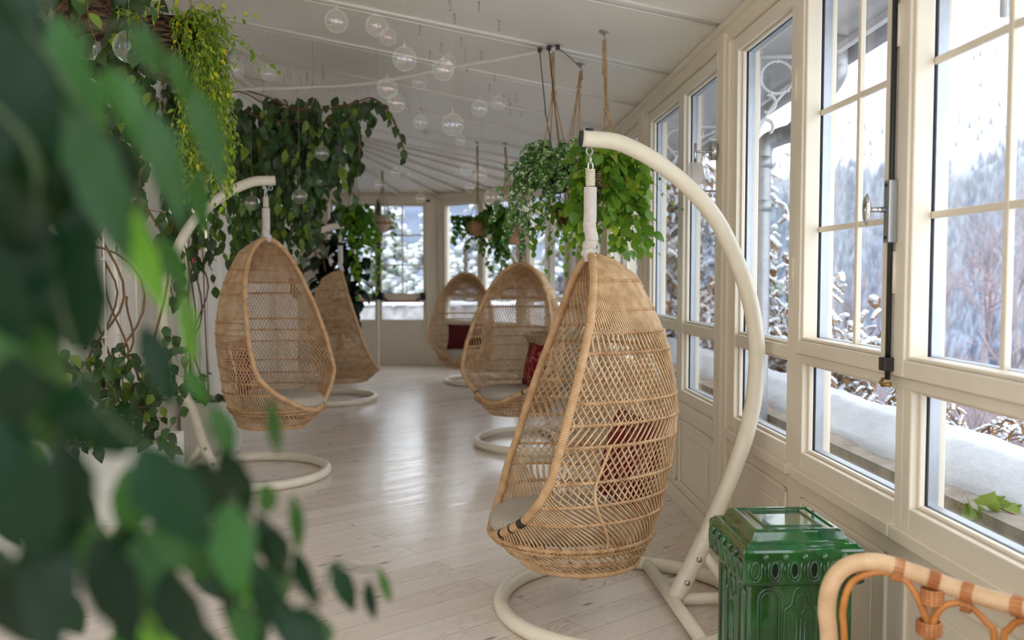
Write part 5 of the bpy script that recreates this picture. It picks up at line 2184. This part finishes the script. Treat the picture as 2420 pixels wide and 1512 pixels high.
wall_lamp(A.pt(ua(4.37), .0345, 1.955), A.nrm, 'chrome wall lamp with ribbed glass shade on the window post')
yl = 6.65
wall_lamp((inner_x(yl) + .0, yl, 1.97), IN.nrm, 'chrome wall lamp with ribbed shade on the left wall behind the vines', 1.2)
for yl, l in ((4.1, 'added chrome wall lamp on the left wall, hidden behind the upper left foliage as fill light'),):
    wall_lamp((inner_x(yl) + .0, yl, 1.97), IN.nrm, l, 3)  # extra hidden lamp, added to fill the room from the left

sd = MB()
p = on_ceiling(1012, 312)
sd.lathe([(.001, -.035), (.03, -.034), (.05, -.022), (.055, 0)], 24, c=p)
solo('smoke_detector', sd, M['plastic'], 'round white smoke detector on the ceiling beside the globes', 'smoke detector')
rb = MB()
yy = 6.75
rb.box((inner_x(yy), yy - .03, 1.40), (inner_x(yy) + .04, yy + .03, 1.5))
solo('wall_alarm_button', rb, M['red'], 'small red alarm box on the left wall beside the thick trellis post', 'alarm', bevel=.006, smooth=False)
# ------------------------------------------------------------------ green tiled stove
def stove(origin, rz, sc, label, full=True):
    t = thing('tiled_stove', label, 'stove', origin, rz, 'green tiled stoves')
    w = d = .348 * sc
    hb, hl = .50 * sc, .606 * sc
    i = .024 * sc
    m = MB()
    m.box((i, i, 0), (w - i, d - i, hb + .01))
    m.box((i - .012 * sc, i - .012 * sc, 0), (w - i + .012 * sc, d - i + .012 * sc, .06 * sc))
    body = part('body', m, M['glaze'], t, False, bevel=.006 * sc)

    def faces():
        # (origin, across, outward) of front, left, right, back
        return [((0, 0), (1, 0), (0, -1)), ((0, d), (0, -1), (-1, 0)), ((w, 0), (0, 1), (1, 0)), ((w, d), (-1, 0), (0, 1))]

    ri = MB()
    for k, ((ox, oy), (ax, ay), (nx, ny)) in enumerate(faces()):
        f = lambda a, z, o=0.0: (ox + ax * a * sc - nx * (i - o), oy + ay * a * sc - ny * (i - o), z * sc)
        W = .348

        def arch(c, hw, top, z0, r=.0045, s=0):
            P = [(c - hw, z0)] + [(c - hw * math.cos(q), top - hw + hw * math.sin(q)) for q in np.linspace(0, PI, 15)] + [(c + hw, z0)]
            ri.tube([f(a, z, .001) for a, z in P], r * sc, 6)
        for c in (.082, .266):
            arch(c, .030, .485, .08)
            arch(c, .022, .474, .08, .003)
        P = [(.128, .08), (.128, .40), (.135, .425), (.147, .44), (.152, .462), (.16, .482), (.174, .49), (.188, .482), (.196, .462), (.201, .44), (.213, .425), (.22, .40), (.22, .08)]
        ri.tube(bez([f(a, z, .001) for a, z in P], 5), .0045 * sc, 6)
        q = np.linspace(0, 2 * PI, 19)[:-1]
        ri.tube([f(.174 + .012 * math.cos(e), .44 + .028 * math.sin(e), .001) for e in q], .003 * sc, 6, closed=True)
        for dx in (-.012, 0, .012):
            ri.tube([f(.174 + dx, .08, .001), f(.174 + dx, .40 - abs(dx) * .5, .001)], .003 * sc, 6)
    part('arched_relief', ri, M['glaze'], body)
    m = MB()
    # cornice: stacked square rings
    lay = [(.010, hb - .004 * sc), (.0, hb + .006 * sc), (.0, hl - .012 * sc), (.004, hl - .003 * sc), (.010, hl), (.014, hl + .006 * sc), (.022, hl + .007 * sc), (.027, hl + .003 * sc), (.036, hl + .010 * sc), (.046, hl + .036 * sc), (.054, hl + .04 * sc), (.064, hl + .04 * sc), (.068, hl + .036 * sc), (.086, hl + .036 * sc), (.09, hl + .041 * sc), (.097, hl + .041 * sc), (.1, hl + .035 * sc)]
    V, F_c = [], []
    for s_, z in lay:
        s_ *= sc
        V += [(s_, s_, z), (w - s_, s_, z), (w - s_, d - s_, z), (s_, d - s_, z)]
    for a in range(len(lay) - 1):
        for b in range(4):
            F_c.append((a * 4 + b, a * 4 + (b + 1) % 4, (a + 1) * 4 + (b + 1) % 4, (a + 1) * 4 + b))
    F_c += [(3, 2, 1, 0), tuple(len(V) - 4 + b for b in range(4))]
    m.add(V, F_c)
    lid = part('cornice_lid', m, M['glaze'], t, False, bevel=.003 * sc)
    o = MB()
    for (ox, oy), (ax, ay), (nx, ny) in faces():
        f = lambda a, z, o_=0.0: (ox + ax * a * sc + nx * o_, oy + ay * a * sc + ny * o_, hb + z * sc)
        for k in range(6):
            c = .034 + k * .056
            q = np.linspace(0, 2 * PI, 19)[:-1]
            o.tube([f(c +   .0115 * math.cos(e), .045 + .023 * math.sin(e), .002) for e in q], .0042 * sc, 6, closed=True)
            q = np.linspace(PI * .96, 2 * PI * 1.02, 14)
            o.tube([f(c - .0185, .068, .001)] + [f(c + .0185 * math.cos(e), .042 + .030 * math.sin(e), .001) for e in q] + [f(c + .0185, .068, .001)], .004 * sc, 6)
            el = [f(c + .0088 * math.cos(e), .045 + .0195 * math.sin(e), .0012) for e in np.linspace(0, 2 * PI, 17)[:-1]]
            if k:
                hN = MB()
                hN.add(el, [tuple(range(16))])
                part('vent_hole', hN, M['hole'], lid, False)
            else:
                pass
            if k < 5:
                c2 = c + .028
                kN = MB()
                kN.lathe([(.001, -.011), (.008, -.008), (.011, 0), (.008, .008), (.001, .011)], 14, c=f(c2, .082, .002))
                part('knob', kN, M['glaze'], lid)
                o.tube([f(c2, .03, .001), f(c2, .045, .002), f(c2, .062, .001)], np.array([.0012, .004, .0012]) * sc, 6)
    part('oval_relief', o, M['glaze'], lid)
    return t


sp_ = at(1757, 1298, 2.41)
ang = math.atan2(WB, 1)
stove((sp_[0], sp_[1], 0), ang, sp_[2] / .606, 'glossy dark green tiled stove in front of the right window wall')
stove((.2, 11.25, 0), ang, 1.0, 'small far green tiled stove seen through the middle chair')

# ------------------------------------------------------------------ rattan armchair, lower right
ac = thing('rattan_armchair', 'bent rattan chair back with wrapped joints at the lower right corner', 'chair', (.9, 1.72, 0))
px = [(1960, 1560, 1.98), (1954, 1440, 1.97), (1968, 1372, 1.96), (2008, 1335, 1.95), (2075, 1328, 1.93), (2150, 1350, 1.91), (2235, 1382, 1.88), (2330, 1412, 1.83), (2430, 1438, 1.77), (2560, 1480, 1.66), (2700, 1560, 1.5)]
C = [at(*q) for q in px]
foot0 = np.array([C[0][0] + .02, C[0][1] + .06, 0])
foot1 = np.array([C[-1][0] + .0, C[-1][1] - .03, 0])
hoop = bez([foot0] + C + [C[-1] + [.01, -.05, -.12], foot1], 10)
m = MB()
m.tube(hoop, .0195, 16)
part('back_hoop', m, M['pole'], ac, True, True)


def arc(pts, dy=0.0, r=.0075, name='bent_cane', mat='bent'):
    m = MB()
    m.tube(bez([at(x, y, Y + dy) for x, y, Y in pts], 10), r, 10)
    part(name, m, M[mat], ac, True, True)


arc([(2010, 1900, 1.97), (1996, 1530, 1.96), (1992, 1440, 1.955), (2012, 1378, 1.945), (2058, 1354, 1.93), (2105, 1354, 1.92), (2148, 1380, 1.905), (2180, 1440, 1.89), (2196, 1530, 1.885), (2200, 1900, 1.88)])
arc([(2200, 1900, 1.875), (2202, 1540, 1.875), (2212, 1455, 1.875), (2246, 1426, 1.865), (2290, 1432, 1.85), (2330, 1470, 1.83), (2352, 1530, 1.82), (2360, 1900, 1.82)])
arc([(2366, 1900, 1.81), (2370, 1540, 1.81), (2386, 1485, 1.80), (2425, 1464, 1.775), (2490, 1490, 1.72), (2540, 1560, 1.67), (2560, 1900, 1.66)])
arc([(2197, 1390, 1.895), (2197, 1530, 1.895), (2197, 1900, 1.895)], .012, .015, 'upright_pole', 'pole')


def wrap(c, d, L, r, turns=5):
    d = np.array(d, float)
    d /= np.linalg.norm(d)
    m = MB()
    for k in range(turns):
        q = np.array(c) + d * (k - (turns - 1) / 2) * L / turns
        a = np.cross(d, [0, 1, 0.1])
        a /= np.linalg.norm(a)
        b = np.cross(d, a)
        th = np.linspace(0, 2 * PI, 21)[:-1]
        m.tube(q + np.outer(np.cos(th), a) * r + np.outer(np.sin(th), b) * r, L / turns * .56, 6, closed=True)
    part('cane_binding', m, M['bind'], ac, True, True)


wrap(at(2122, 1341, 1.92), C[5] - C[4], .022, .0205)
wrap(at(2206, 1371, 1.89), C[6] - C[5], .022, .0205)
wrap(at(2288, 1400, 1.855), C[7] - C[6], .024, .0205)
wrap(at(2408, 1433, 1.785), C[8] - C[7], .024, .0205)
wrap(at(2203, 1408, 1.885), (0, 0, 1), .034, .021)
wrap(at(2196, 1482, 1.885), (0, 0, 1), .030, .024)
wrap(at(2118, 1358, 1.915), C[5] - C[4], .020, .012, 4)
wrap(at(2284, 1432, 1.85), C[7] - C[6], .020, .012, 4)
m = MB()
th = np.linspace(0, 2 * PI, 41)[:-1]
m.tube(np.stack([.90 + .25 * np.cos(th), 1.68 + .25 * np.sin(th), np.full(40, .42)], -1), .017, 10, closed=True)
part('seat_ring', m, M['pole'], ac, True, True)
m = MB()
m.lathe([(.001, .424), (.24, .424), (.24, .44), (.001, .446)], 32, c=(.9, 1.68, 0))
part('woven_seat', m, M['bind'], ac, True, True)
for x, y in ((.70, 1.50), (1.08, 1.48)):
    m = MB()
    m.tube([(x, y, .42), (x - .01, y - .03, 0)], .016, 10)
    part('leg', m, M['pole'], ac, True, True)

# ------------------------------------------------------------------ outside
BT = None


def blobs(mb, P, R, mat=0):
    """many little ellipsoids at P with radii R (n,3)"""
    P, R = np.asarray(P, float), np.asarray(R, float)
    th = np.arange(7) * 2 * PI / 7
    prof = [(0.02, -1), (.8, -.6), (1, 0), (.75, .66), (.02, 1)]
    T = np.array([(r * math.cos(a), r * math.sin(a), z) for r, z in prof for a in th])
    F1 = np.array([(i * 7 + j, i * 7 + (j + 1) % 7, (i + 1) * 7 + (j + 1) % 7, (i + 1) * 7 + j) for i in range(4) for j in range(7)])
    V = P[:, None] + T[None] * R[:, None] * rng.uniform(.85, 1.15, (len(P), len(T), 1))
    mb.add(V.reshape(-1, 3), (F1[None] + (np.arange(len(P)) * 35)[:, None, None]).reshape(-1, 4), mat)


# ivy on the parapet
iv = thing('ivy_sprig', 'ivy sprig with pale green leaves on the snowy parapet at lower right', 'plant', tuple(at(2310, 1225, 2.8)))   # rooted in the wall joint
sb, lb = MB(), MB()
for C in ([(2420, 1225, 2.72), (2340, 1215, 2.78), (2290, 1210, 2.83), (2255, 1190, 2.87)], [(2420, 1225, 2.72), (2350, 1195, 2.8), (2320, 1175, 2.84)], [(2420, 1225, 2.72), (2360, 1228, 2.74), (2330, 1235, 2.76)]):
    sb.tube(bez([at(*q) for q in C], 6), .0025, 6)
lv = [(2300, 1205, 2262, 1238, 70), (2290, 1200, 2285, 1168, 66), (2330, 1195, 2350, 1163, 96), (2345, 1195, 2380, 1168, 60), (2330, 1205, 2312, 1225, 60), (2345, 1205, 2342, 1235, 62), (2375, 1200, 2400, 1222, 78), (2365, 1190, 2405, 1192, 40), (2400, 1210, 2425, 1195, 50), (2270, 1195, 2263, 1175, 24), (2355, 1210, 2378, 1215, 48)]
a = np.array([at(x, y, 2.80) for x, y, *_ in lv])
b = np.array([at(x, y, 2.76) for _, _, x, y, _ in lv])
put_ivy(lb, a, b - a + rng.normal(0, .006, b.shape), np.array([(-.4, -1, .7)] * len(lv)) + rng.normal(0, .5, (len(lv), 3)), np.array([q[4] for q in lv]) * .68 * 2.8 / FPX)
part('stems', sb, M['stem'], iv, True, True)
part('leaves', lb, M['yivy'], iv, True, True)


def snowy_shrub(P0, n, spread, height, label, ls=.10, sn=1.0):
    t = thing('snowy_shrub', label, 'shrub', tuple(P0), group='snow covered shrubs outside')
    sb, lb, nb = MB(), MB(), MB()
    P0 = np.array(P0, float)
    for i in range(n):
        az = rng.uniform(0, 2 * PI)
        L = height * rng.uniform(.5, 1.05)
        tip = np.array([math.cos(az) * spread * rng.uniform(.2, 1), math.sin(az) * spread * rng.uniform(.2, 1), L])
        c = bez([P0, P0 + tip * [.3, .3, .6], P0 + tip, P0 + tip * [1.25, 1.25, .93]], 8)
        sb.tube(c, np.linspace(.007, .002, len(c)), 5, caps=False)
        Q = resample(c, ls * .8)[2:]
        k = len(Q)
        if k < 1:
            continue
        o = rng.normal(0, 1, (k, 3)) * [1, 1, .15] + [0, 0, -.25]
        LL = ls * rng.uniform(.6, 1.3, k)
        put_leaves(lb, Q, o, np.array([0, 0, 1.0]) + rng.normal(0, .2, (k, 3)), LL, LL * .26, 'oval', .2, rng.uniform(.2, .7, k))
        o = nrmz(o)
        for f in (.08, .26, .44, .62, .8):
            q = Q + o * (LL * f)[:, None] + np.array([0, 0, .012]) - np.array([0, 0, 1.0]) * (LL * .4 * f * f)[:, None]
            blobs(nb, q, np.stack([LL * .19, LL * .19, LL * .12 * sn], -1) * (1.1 - .4 * f))
    part('stems', sb, M['stem'], t, True, True)
    part('dry_leaves', lb, M['drycurl'], t, True, True)
    part('snow_load', nb, M['snow'], t, True, True)
    return t


snowy_shrub(at(1985, 1060, 6.0), 26, .45, 1.0, 'snow laden shrub with brown curled leaves behind the parapet, through the left casement', .13)
snowy_shrub(at(1860, 1000, 7.4), 30, .5, 1.35, 'snow laden shrub beside the downpipe, through the single fixed window', .12)
snowy_shrub(at(2080, 1080, 5.8), 26, .5, .55, 'low snow laden shrub under the bolt of the casements', .09)
snowy_shrub(at(1690, 980, 9.0), 60, .8, 2.6, 'tall snow laden shrub through the window with the lamp', .15, 1.3)
snowy_shrub(at(1600, 960, 10.5), 60, .9, 3.0, 'tall snow laden shrub left of the narrow mullion', .16, 1.3)
snowy_shrub(at(2290, 1090, 5.2), 14, .45, .35, 'thin snow laden twigs behind the parapet at the right edge', .07)


# trees behind the far windows
def snow_tree_mesh(h, seed):
    global rng
    keep = rng
    rng = np.random.default_rng(seed)
    tr, nd, sn = MB(), MB(), MB()
    tr.tube([(0, 0, 0), (.05, 0, h * .5), (0, 0, h)], [.16, .1, .02], 8)
    for i in range(130):
        z = h * rng.uniform(.06, .98)
        az = rng.uniform(0, 2 * PI)
        L = (1 - z / h) * h * .36 + .25
        t = np.linspace(.15, 1, 6)
        d = np.array([math.cos(az), math.sin(az), 0])
        Q = d * (t * L)[:, None] + np.array([0, 0, 1]) * (z - .35 * L * t ** 1.7)[:, None]
        tr.tube(Q, np.linspace(.02, .006, 6), 4, caps=False)
        s = L * .13 * (1 - .4 * t) + .04
        side = np.stack([-d[1] * rng.normal(0, .12, 6) * L, d[0] * rng.normal(0, .12, 6) * L, np.zeros(6)], -1)
        blobs(nd, Q + side - [0, 0, .05], np.stack([s, s, s * .55], -1))
        ok = rng.random(6) < .8
        if ok.any():
            blobs(sn, (Q + side)[ok] + [0, 0, .05], np.stack([s, s, s * .5], -1)[ok] * rng.uniform(.6, 1.1, (ok.sum(), 1)))
    rng = keep
    return tr.mesh('trunk', M['stem']), nd.mesh('needles', M['conifer']), sn.mesh('snow_load', M['snow'])


TM = [snow_tree_mesh(7.0, 3), snow_tree_mesh(5.0, 8)]
for (x, y, k, s, rz, lab) in [
    (-3.6, 24.5, 1, 1.0, 0, 'snowy conifer behind the left leaf of the far door'), (-1.75, 20.6, 1, .78, 1, 'snowy conifer behind the right leaf of the far door'), (-.6, 25.5, 0, .8, 2, 'tall snowy conifer right behind the post beside the far door'),
    (-.35, 19.5, 1, .62, 3, 'snowy conifer behind the farthest chair, left of the mullion'), (1.2, 22.4, 1, .8, 4, 'snowy conifer behind the middle chair window'), (3.3, 19.6, 0, .7, 5, 'snowy conifer through the oblique bay, left half'),
    (3.6, 14.6, 1, .85, 2.2, 'snowy conifer through the oblique bay, right half')]:
    t = thing('snowy_conifer_tree', lab, 'tree', (x, y, -.8), rz, 'snowy conifers outside')
    t.scale = (s, s, s)
    for nme, me in zip(('trunk', 'needles', 'snow_load'), TM[k]):
        link(nme, me, t)
sw = MB()
sw.box((-6, 17.8, -1.2), (2.6, 18.2, .76))
stw = solo('outside_stone_wall', sw, M['stone'], 'low grey stone garden wall beyond the far door', 'wall', kind='structure')
sc_ = MB()
k = 90
for i in range(k):
    x = -6 + 8.6 * i / k
    blobs(sc_, [(x, 18.0 + rng.normal(0, .02), .77)], [(.16, .26, .07 + .02 * math.sin(i * .9))])
solo('snow_cap', sc_, M['snow'], 'snow lying on the stone garden wall beyond the far door', 'snow', kind='stuff')


# terrain
def ridge(tz):
    return .150 + (tz - .33) * .47 + .012 * math.sin(tz * 38) + .006 * math.sin(tz * 97 + 1)


RR = [4, 9, 15, 40, 100, 250, 500, 900, 1500]
EE = [-.48, -.22, -.17, -.159, -.133, -.085, .003, .105]


def terrain(az, r):
    tz = math.tan(min(max(az, -.6), .9))
    e = np.interp(r, RR, EE + [max(.05, ridge(tz))])
    n = .008 * math.sin(r * .021 + az * 9) + .006 * math.sin(az * 41 + r * .013) + .004 * math.sin(az * 90 + r * .04)
    return CAMH + r * (e + n * min(1, r / 300))


rs = np.concatenate([np.linspace(4, 60, 30), np.geomspace(65, 1500, 70)])
azs = np.linspace(-.75, 1.35, 190)
V = [(r * math.sin(a), r * math.cos(a), terrain(a, r)) for r in rs for a in azs]
idx = np.arange(len(rs) * len(azs)).reshape(len(rs), len(azs))
tm = MB()
tm.add(V, np.stack([idx[:-1, :-1], idx[1:, :-1], idx[1:, 1:], idx[:-1, 1:]], -1).reshape(-1, 4))
t = NT('snowy_mountain')
co_ = t.n('TexCoord')
no_ = t.n('TexNoise')
no_.inputs['Scale'].default_value = .012
no_.inputs['Detail'].default_value = 9
no_.inputs['Roughness'].default_value = .62
t.l(co_.outputs['Object'], no_.inputs['Vector'])
r_ = t.ramp(no_.outputs['Fac'], [(.4, lin(90, 100, 118)), (.55, lin(112, 122, 140)), (.7, lin(172, 180, 192))])
sx_ = t.n('SeparateXYZ')
t.l(co_.outputs['Object'], sx_.inputs[0])
ad_ = t.n('Math', operation='MULTIPLY_ADD')
t.l(no_.outputs['Fac'], ad_.inputs[0])
ad_.inputs[1].default_value = 90
t.l(sx_.outputs['Z'], ad_.inputs[2])
tl_ = t.ramp(None, [(0, (0, 0, 0, 1)), (1, (1, 1, 1, 1))])
mr_ = t.n('MapRange')
mr_.inputs['From Min'].default_value = 120
mr_.inputs['From Max'].default_value = 190
t.l(ad_.outputs[0], mr_.inputs['Value'])
mx_ = t.n('MixRGB')
t.l(mr_.outputs[0], mx_.inputs[0])
t.l(r_.outputs[0], mx_.inputs[1])
mx_.inputs[2].default_value = lin(226, 231, 238)
t.bsdf(mx_.outputs[0], .9, 0, .1)
tag(link('outside_mountain', tm.mesh('outside_mountain', t.m)), 'snowy mountainside rising beyond the right windows', 'mountain', kind='structure')

t = NT('frosted_forest')
at_ = t.n('Attribute', attribute_name='va')
r_ = t.ramp(at_.outputs['Fac'], [(0, lin(66, 80, 106)), (.5, lin(98, 113, 138)), (1, lin(156, 168, 188))])
t.bsdf(r_.outputs[0], .9, 0, .1)
M['forest'] = t.m
fo = MB()
N = 26000
az = np.arctan(rng.uniform(.16, .68, N))
rr = np.exp(rng.uniform(math.log(110), math.log(1450), N))
for a, r in zip(az, rr):
    e = np.interp(r, RR, EE + [ridge(math.tan(a))])
    if e > .085 + (math.tan(a) - .3) * .18 + .012 * math.sin(a * 60) and rng.random() < .93:
        continue
    if abs(math.tan(a) - .502) < .012 and .095 < e < .125:      # the open ski clearing
        continue
    h = rng.uniform(6, 13) * (1 if r > 300 else .6)
    z = terrain(a, r)
    c = np.array([r * math.sin(a), r * math.cos(a), z])
    n = 5
    th = np.arange(n) * 2 * PI / n + rng.random()
    w = h * .2
    V = [c + [w * math.cos(q), w * math.sin(q), 0] for q in th] + [c + [w * .55 * math.cos(q + .6), w * .55 * math.sin(q + .6), h * .5] for q in th] + [c + [0, 0, h]]
    tone = rng.random()
    fo.add(V, [(i, (i + 1) % n, n + (i + 1) % n, n + i) for i in range(n)] + [(n + i, n + (i + 1) % n, 2 * n) for i in range(n)], 0, np.array([tone * .7] * n + [min(1, tone * .8 + .15)] * n + [min(1, tone + .3)]))
o = link('outside_forest', fo.mesh('outside_forest', M['forest'], False))
tag(o, 'frosted conifer forest covering the mountainside beyond the windows', 'forest', kind='stuff')

# frosted thicket on the near slope
th_ = MB()
N = 3000
az = np.arctan(rng.uniform(.2, .68, N))
rr = np.exp(rng.uniform(math.log(9), math.log(130), N))
for a, r in zip(az, rr):
    z = terrain(a, r)
    c = np.array([r * math.sin(a), r * math.cos(a), z - .2])
    h = rng.uniform(1.6, 3.2) * (.6 + .4 * min(1, r / 60)) * (1.0 if r > 30 else .55)
    k = 34
    d = nrmz(rng.normal(0, 1, (k, 3)) * [.55, .55, .3] + [0, 0, .85])
    L = h * rng.uniform(.4, 1.05, k)
    s = nrmz(np.cross(d, rng.normal(0, 1, (k, 3))))
    b0_ = c + d * (L * rng.uniform(0, .35, k))[:, None]
    w = .006 * math.sqrt(r)
    V = np.stack([b0_ - s * w, b0_ + s * w, c + d * L[:, None] + rng.normal(0, .1, (k, 3))], 1).reshape(-1, 3)
    th_.add(V, np.arange(3 * k).reshape(k, 3), 0)
tag(link('outside_thicket', th_.mesh('outside_thicket', M['frost'], False)), 'frosted white twigs of the thicket below the parapet', 'thicket', kind='stuff')


def bare_tree(seed, h):
    r_ = np.random.default_rng(seed)
    m = MB()

    def grow(p, d, L, r, lev):
        q = p + d * L * .5 + r_.normal(0, .04, 3) * L
        e = p + d * L
        m.tube([p, q, e], [r, r * .8, r * .6], 5 if lev < 2 else 3, caps=False)
        if lev >= 4:
            return
        for k in range(4 if lev else 7):
            f = r_.uniform(.35, 1)
            nd = d + r_.normal(0, .55, 3) + [0, 0, .25]
            nd /= np.linalg.norm(nd)
            grow(p + d * L * f, nd, L * r_.uniform(.45, .68), r * .5, lev + 1)
    grow(np.zeros(3), np.array([0, 0, 1.0]), h * .5, h * .014, 0)
    return m.mesh('branches', M['frost'])


BM = [bare_tree(1, 7), bare_tree(5, 7)]
for x, r, k, s, lab in [(2335, 24, 0, 1.05, 'tall frosted bare tree in the lower panes of the right casement'), (2400, 19, 1, .8, 'frosted bare tree at the right picture edge'), (2225, 27, 1, .9, 'frosted bare tree left in the right casement'),
                        (2060, 34, 0, 1.0, 'frosted bare tree seen under the oval knob'), (1960, 40, 1, 1.0, 'frosted bare tree left of the middle bar of the left casement'), (1840, 30, 0, .9, 'frosted bare tree right of the downpipe')]:
    p = at(x, 800, r)
    a = math.atan2(p[0], p[1])
    o = link('frosted_tree', BM[k], None, (p[0], p[1], terrain(a, math.hypot(p[0], p[1])) - .1))
    o.rotation_euler[2] = x * .7
    o.scale = (s, s, s)
    tag(o, lab, 'tree', 'frosted bare trees')

# winter mist over the valley: one closed body of air with a thin homogeneous scatter
mi = MB()
mi.box((60, 60, -120), (1700, 1700, 900))
t = NT('valley_mist')
vs = t.n('VolumeScatter')
vs.inputs['Color'].default_value = (.96, .98, 1, 1)
vs.inputs['Density'].default_value = .0006
t.l(vs.outputs[0], t.out.inputs['Volume'])
tag(link('outside_mist', mi.mesh('outside_mist', t.m, False)), 'pale winter mist hanging in the valley before the mountain', 'mist', kind='stuff')
# ------------------------------------------------------------------ light, camera, view
w = bpy.data.worlds.new('overcast_sky')
SC.world = w
w.use_nodes = True
nt = w.node_tree
bg = nt.nodes['Background']
bg.inputs[0].default_value = (.93, .965, 1.0, 1)
bg.inputs[1].default_value = 1.0

cam = bpy.data.cameras.new('camera')
cam.sensor_width = 36
cam.lens = FPX / 2420 * 36
cam.clip_start = .02
cam.clip_end = 5000
cam.dof.use_dof = True
cam.dof.focus_distance = 3.45
cam.dof.aperture_fstop = 2.4
co = bpy.data.objects.new('camera', cam)
COL.objects.link(co)
co.location = CAM
co.rotation_euler = (PI / 2 - PITCH, 0, 0)
SC.camera = co
SC.view_settings.view_transform = 'Standard'
SC.view_settings.look = 'None'
SC.view_settings.gamma = 1
SC.view_settings.use_curve_mapping = False
SC.view_settings.exposure = 2.0
SC.cycles.use_denoising = True
SC.cycles.max_bounces = 14
SC.cycles.diffuse_bounces = 7
SC.cycles.glossy_bounces = 4
SC.cycles.transparent_max_bounces = 24
SC.cycles.transmission_bounces = 6
SC.cycles.caustics_reflective = False
SC.cycles.caustics_refractive = False
SC.cycles.use_adaptive_sampling = True
SC.cycles.adaptive_threshold = .03
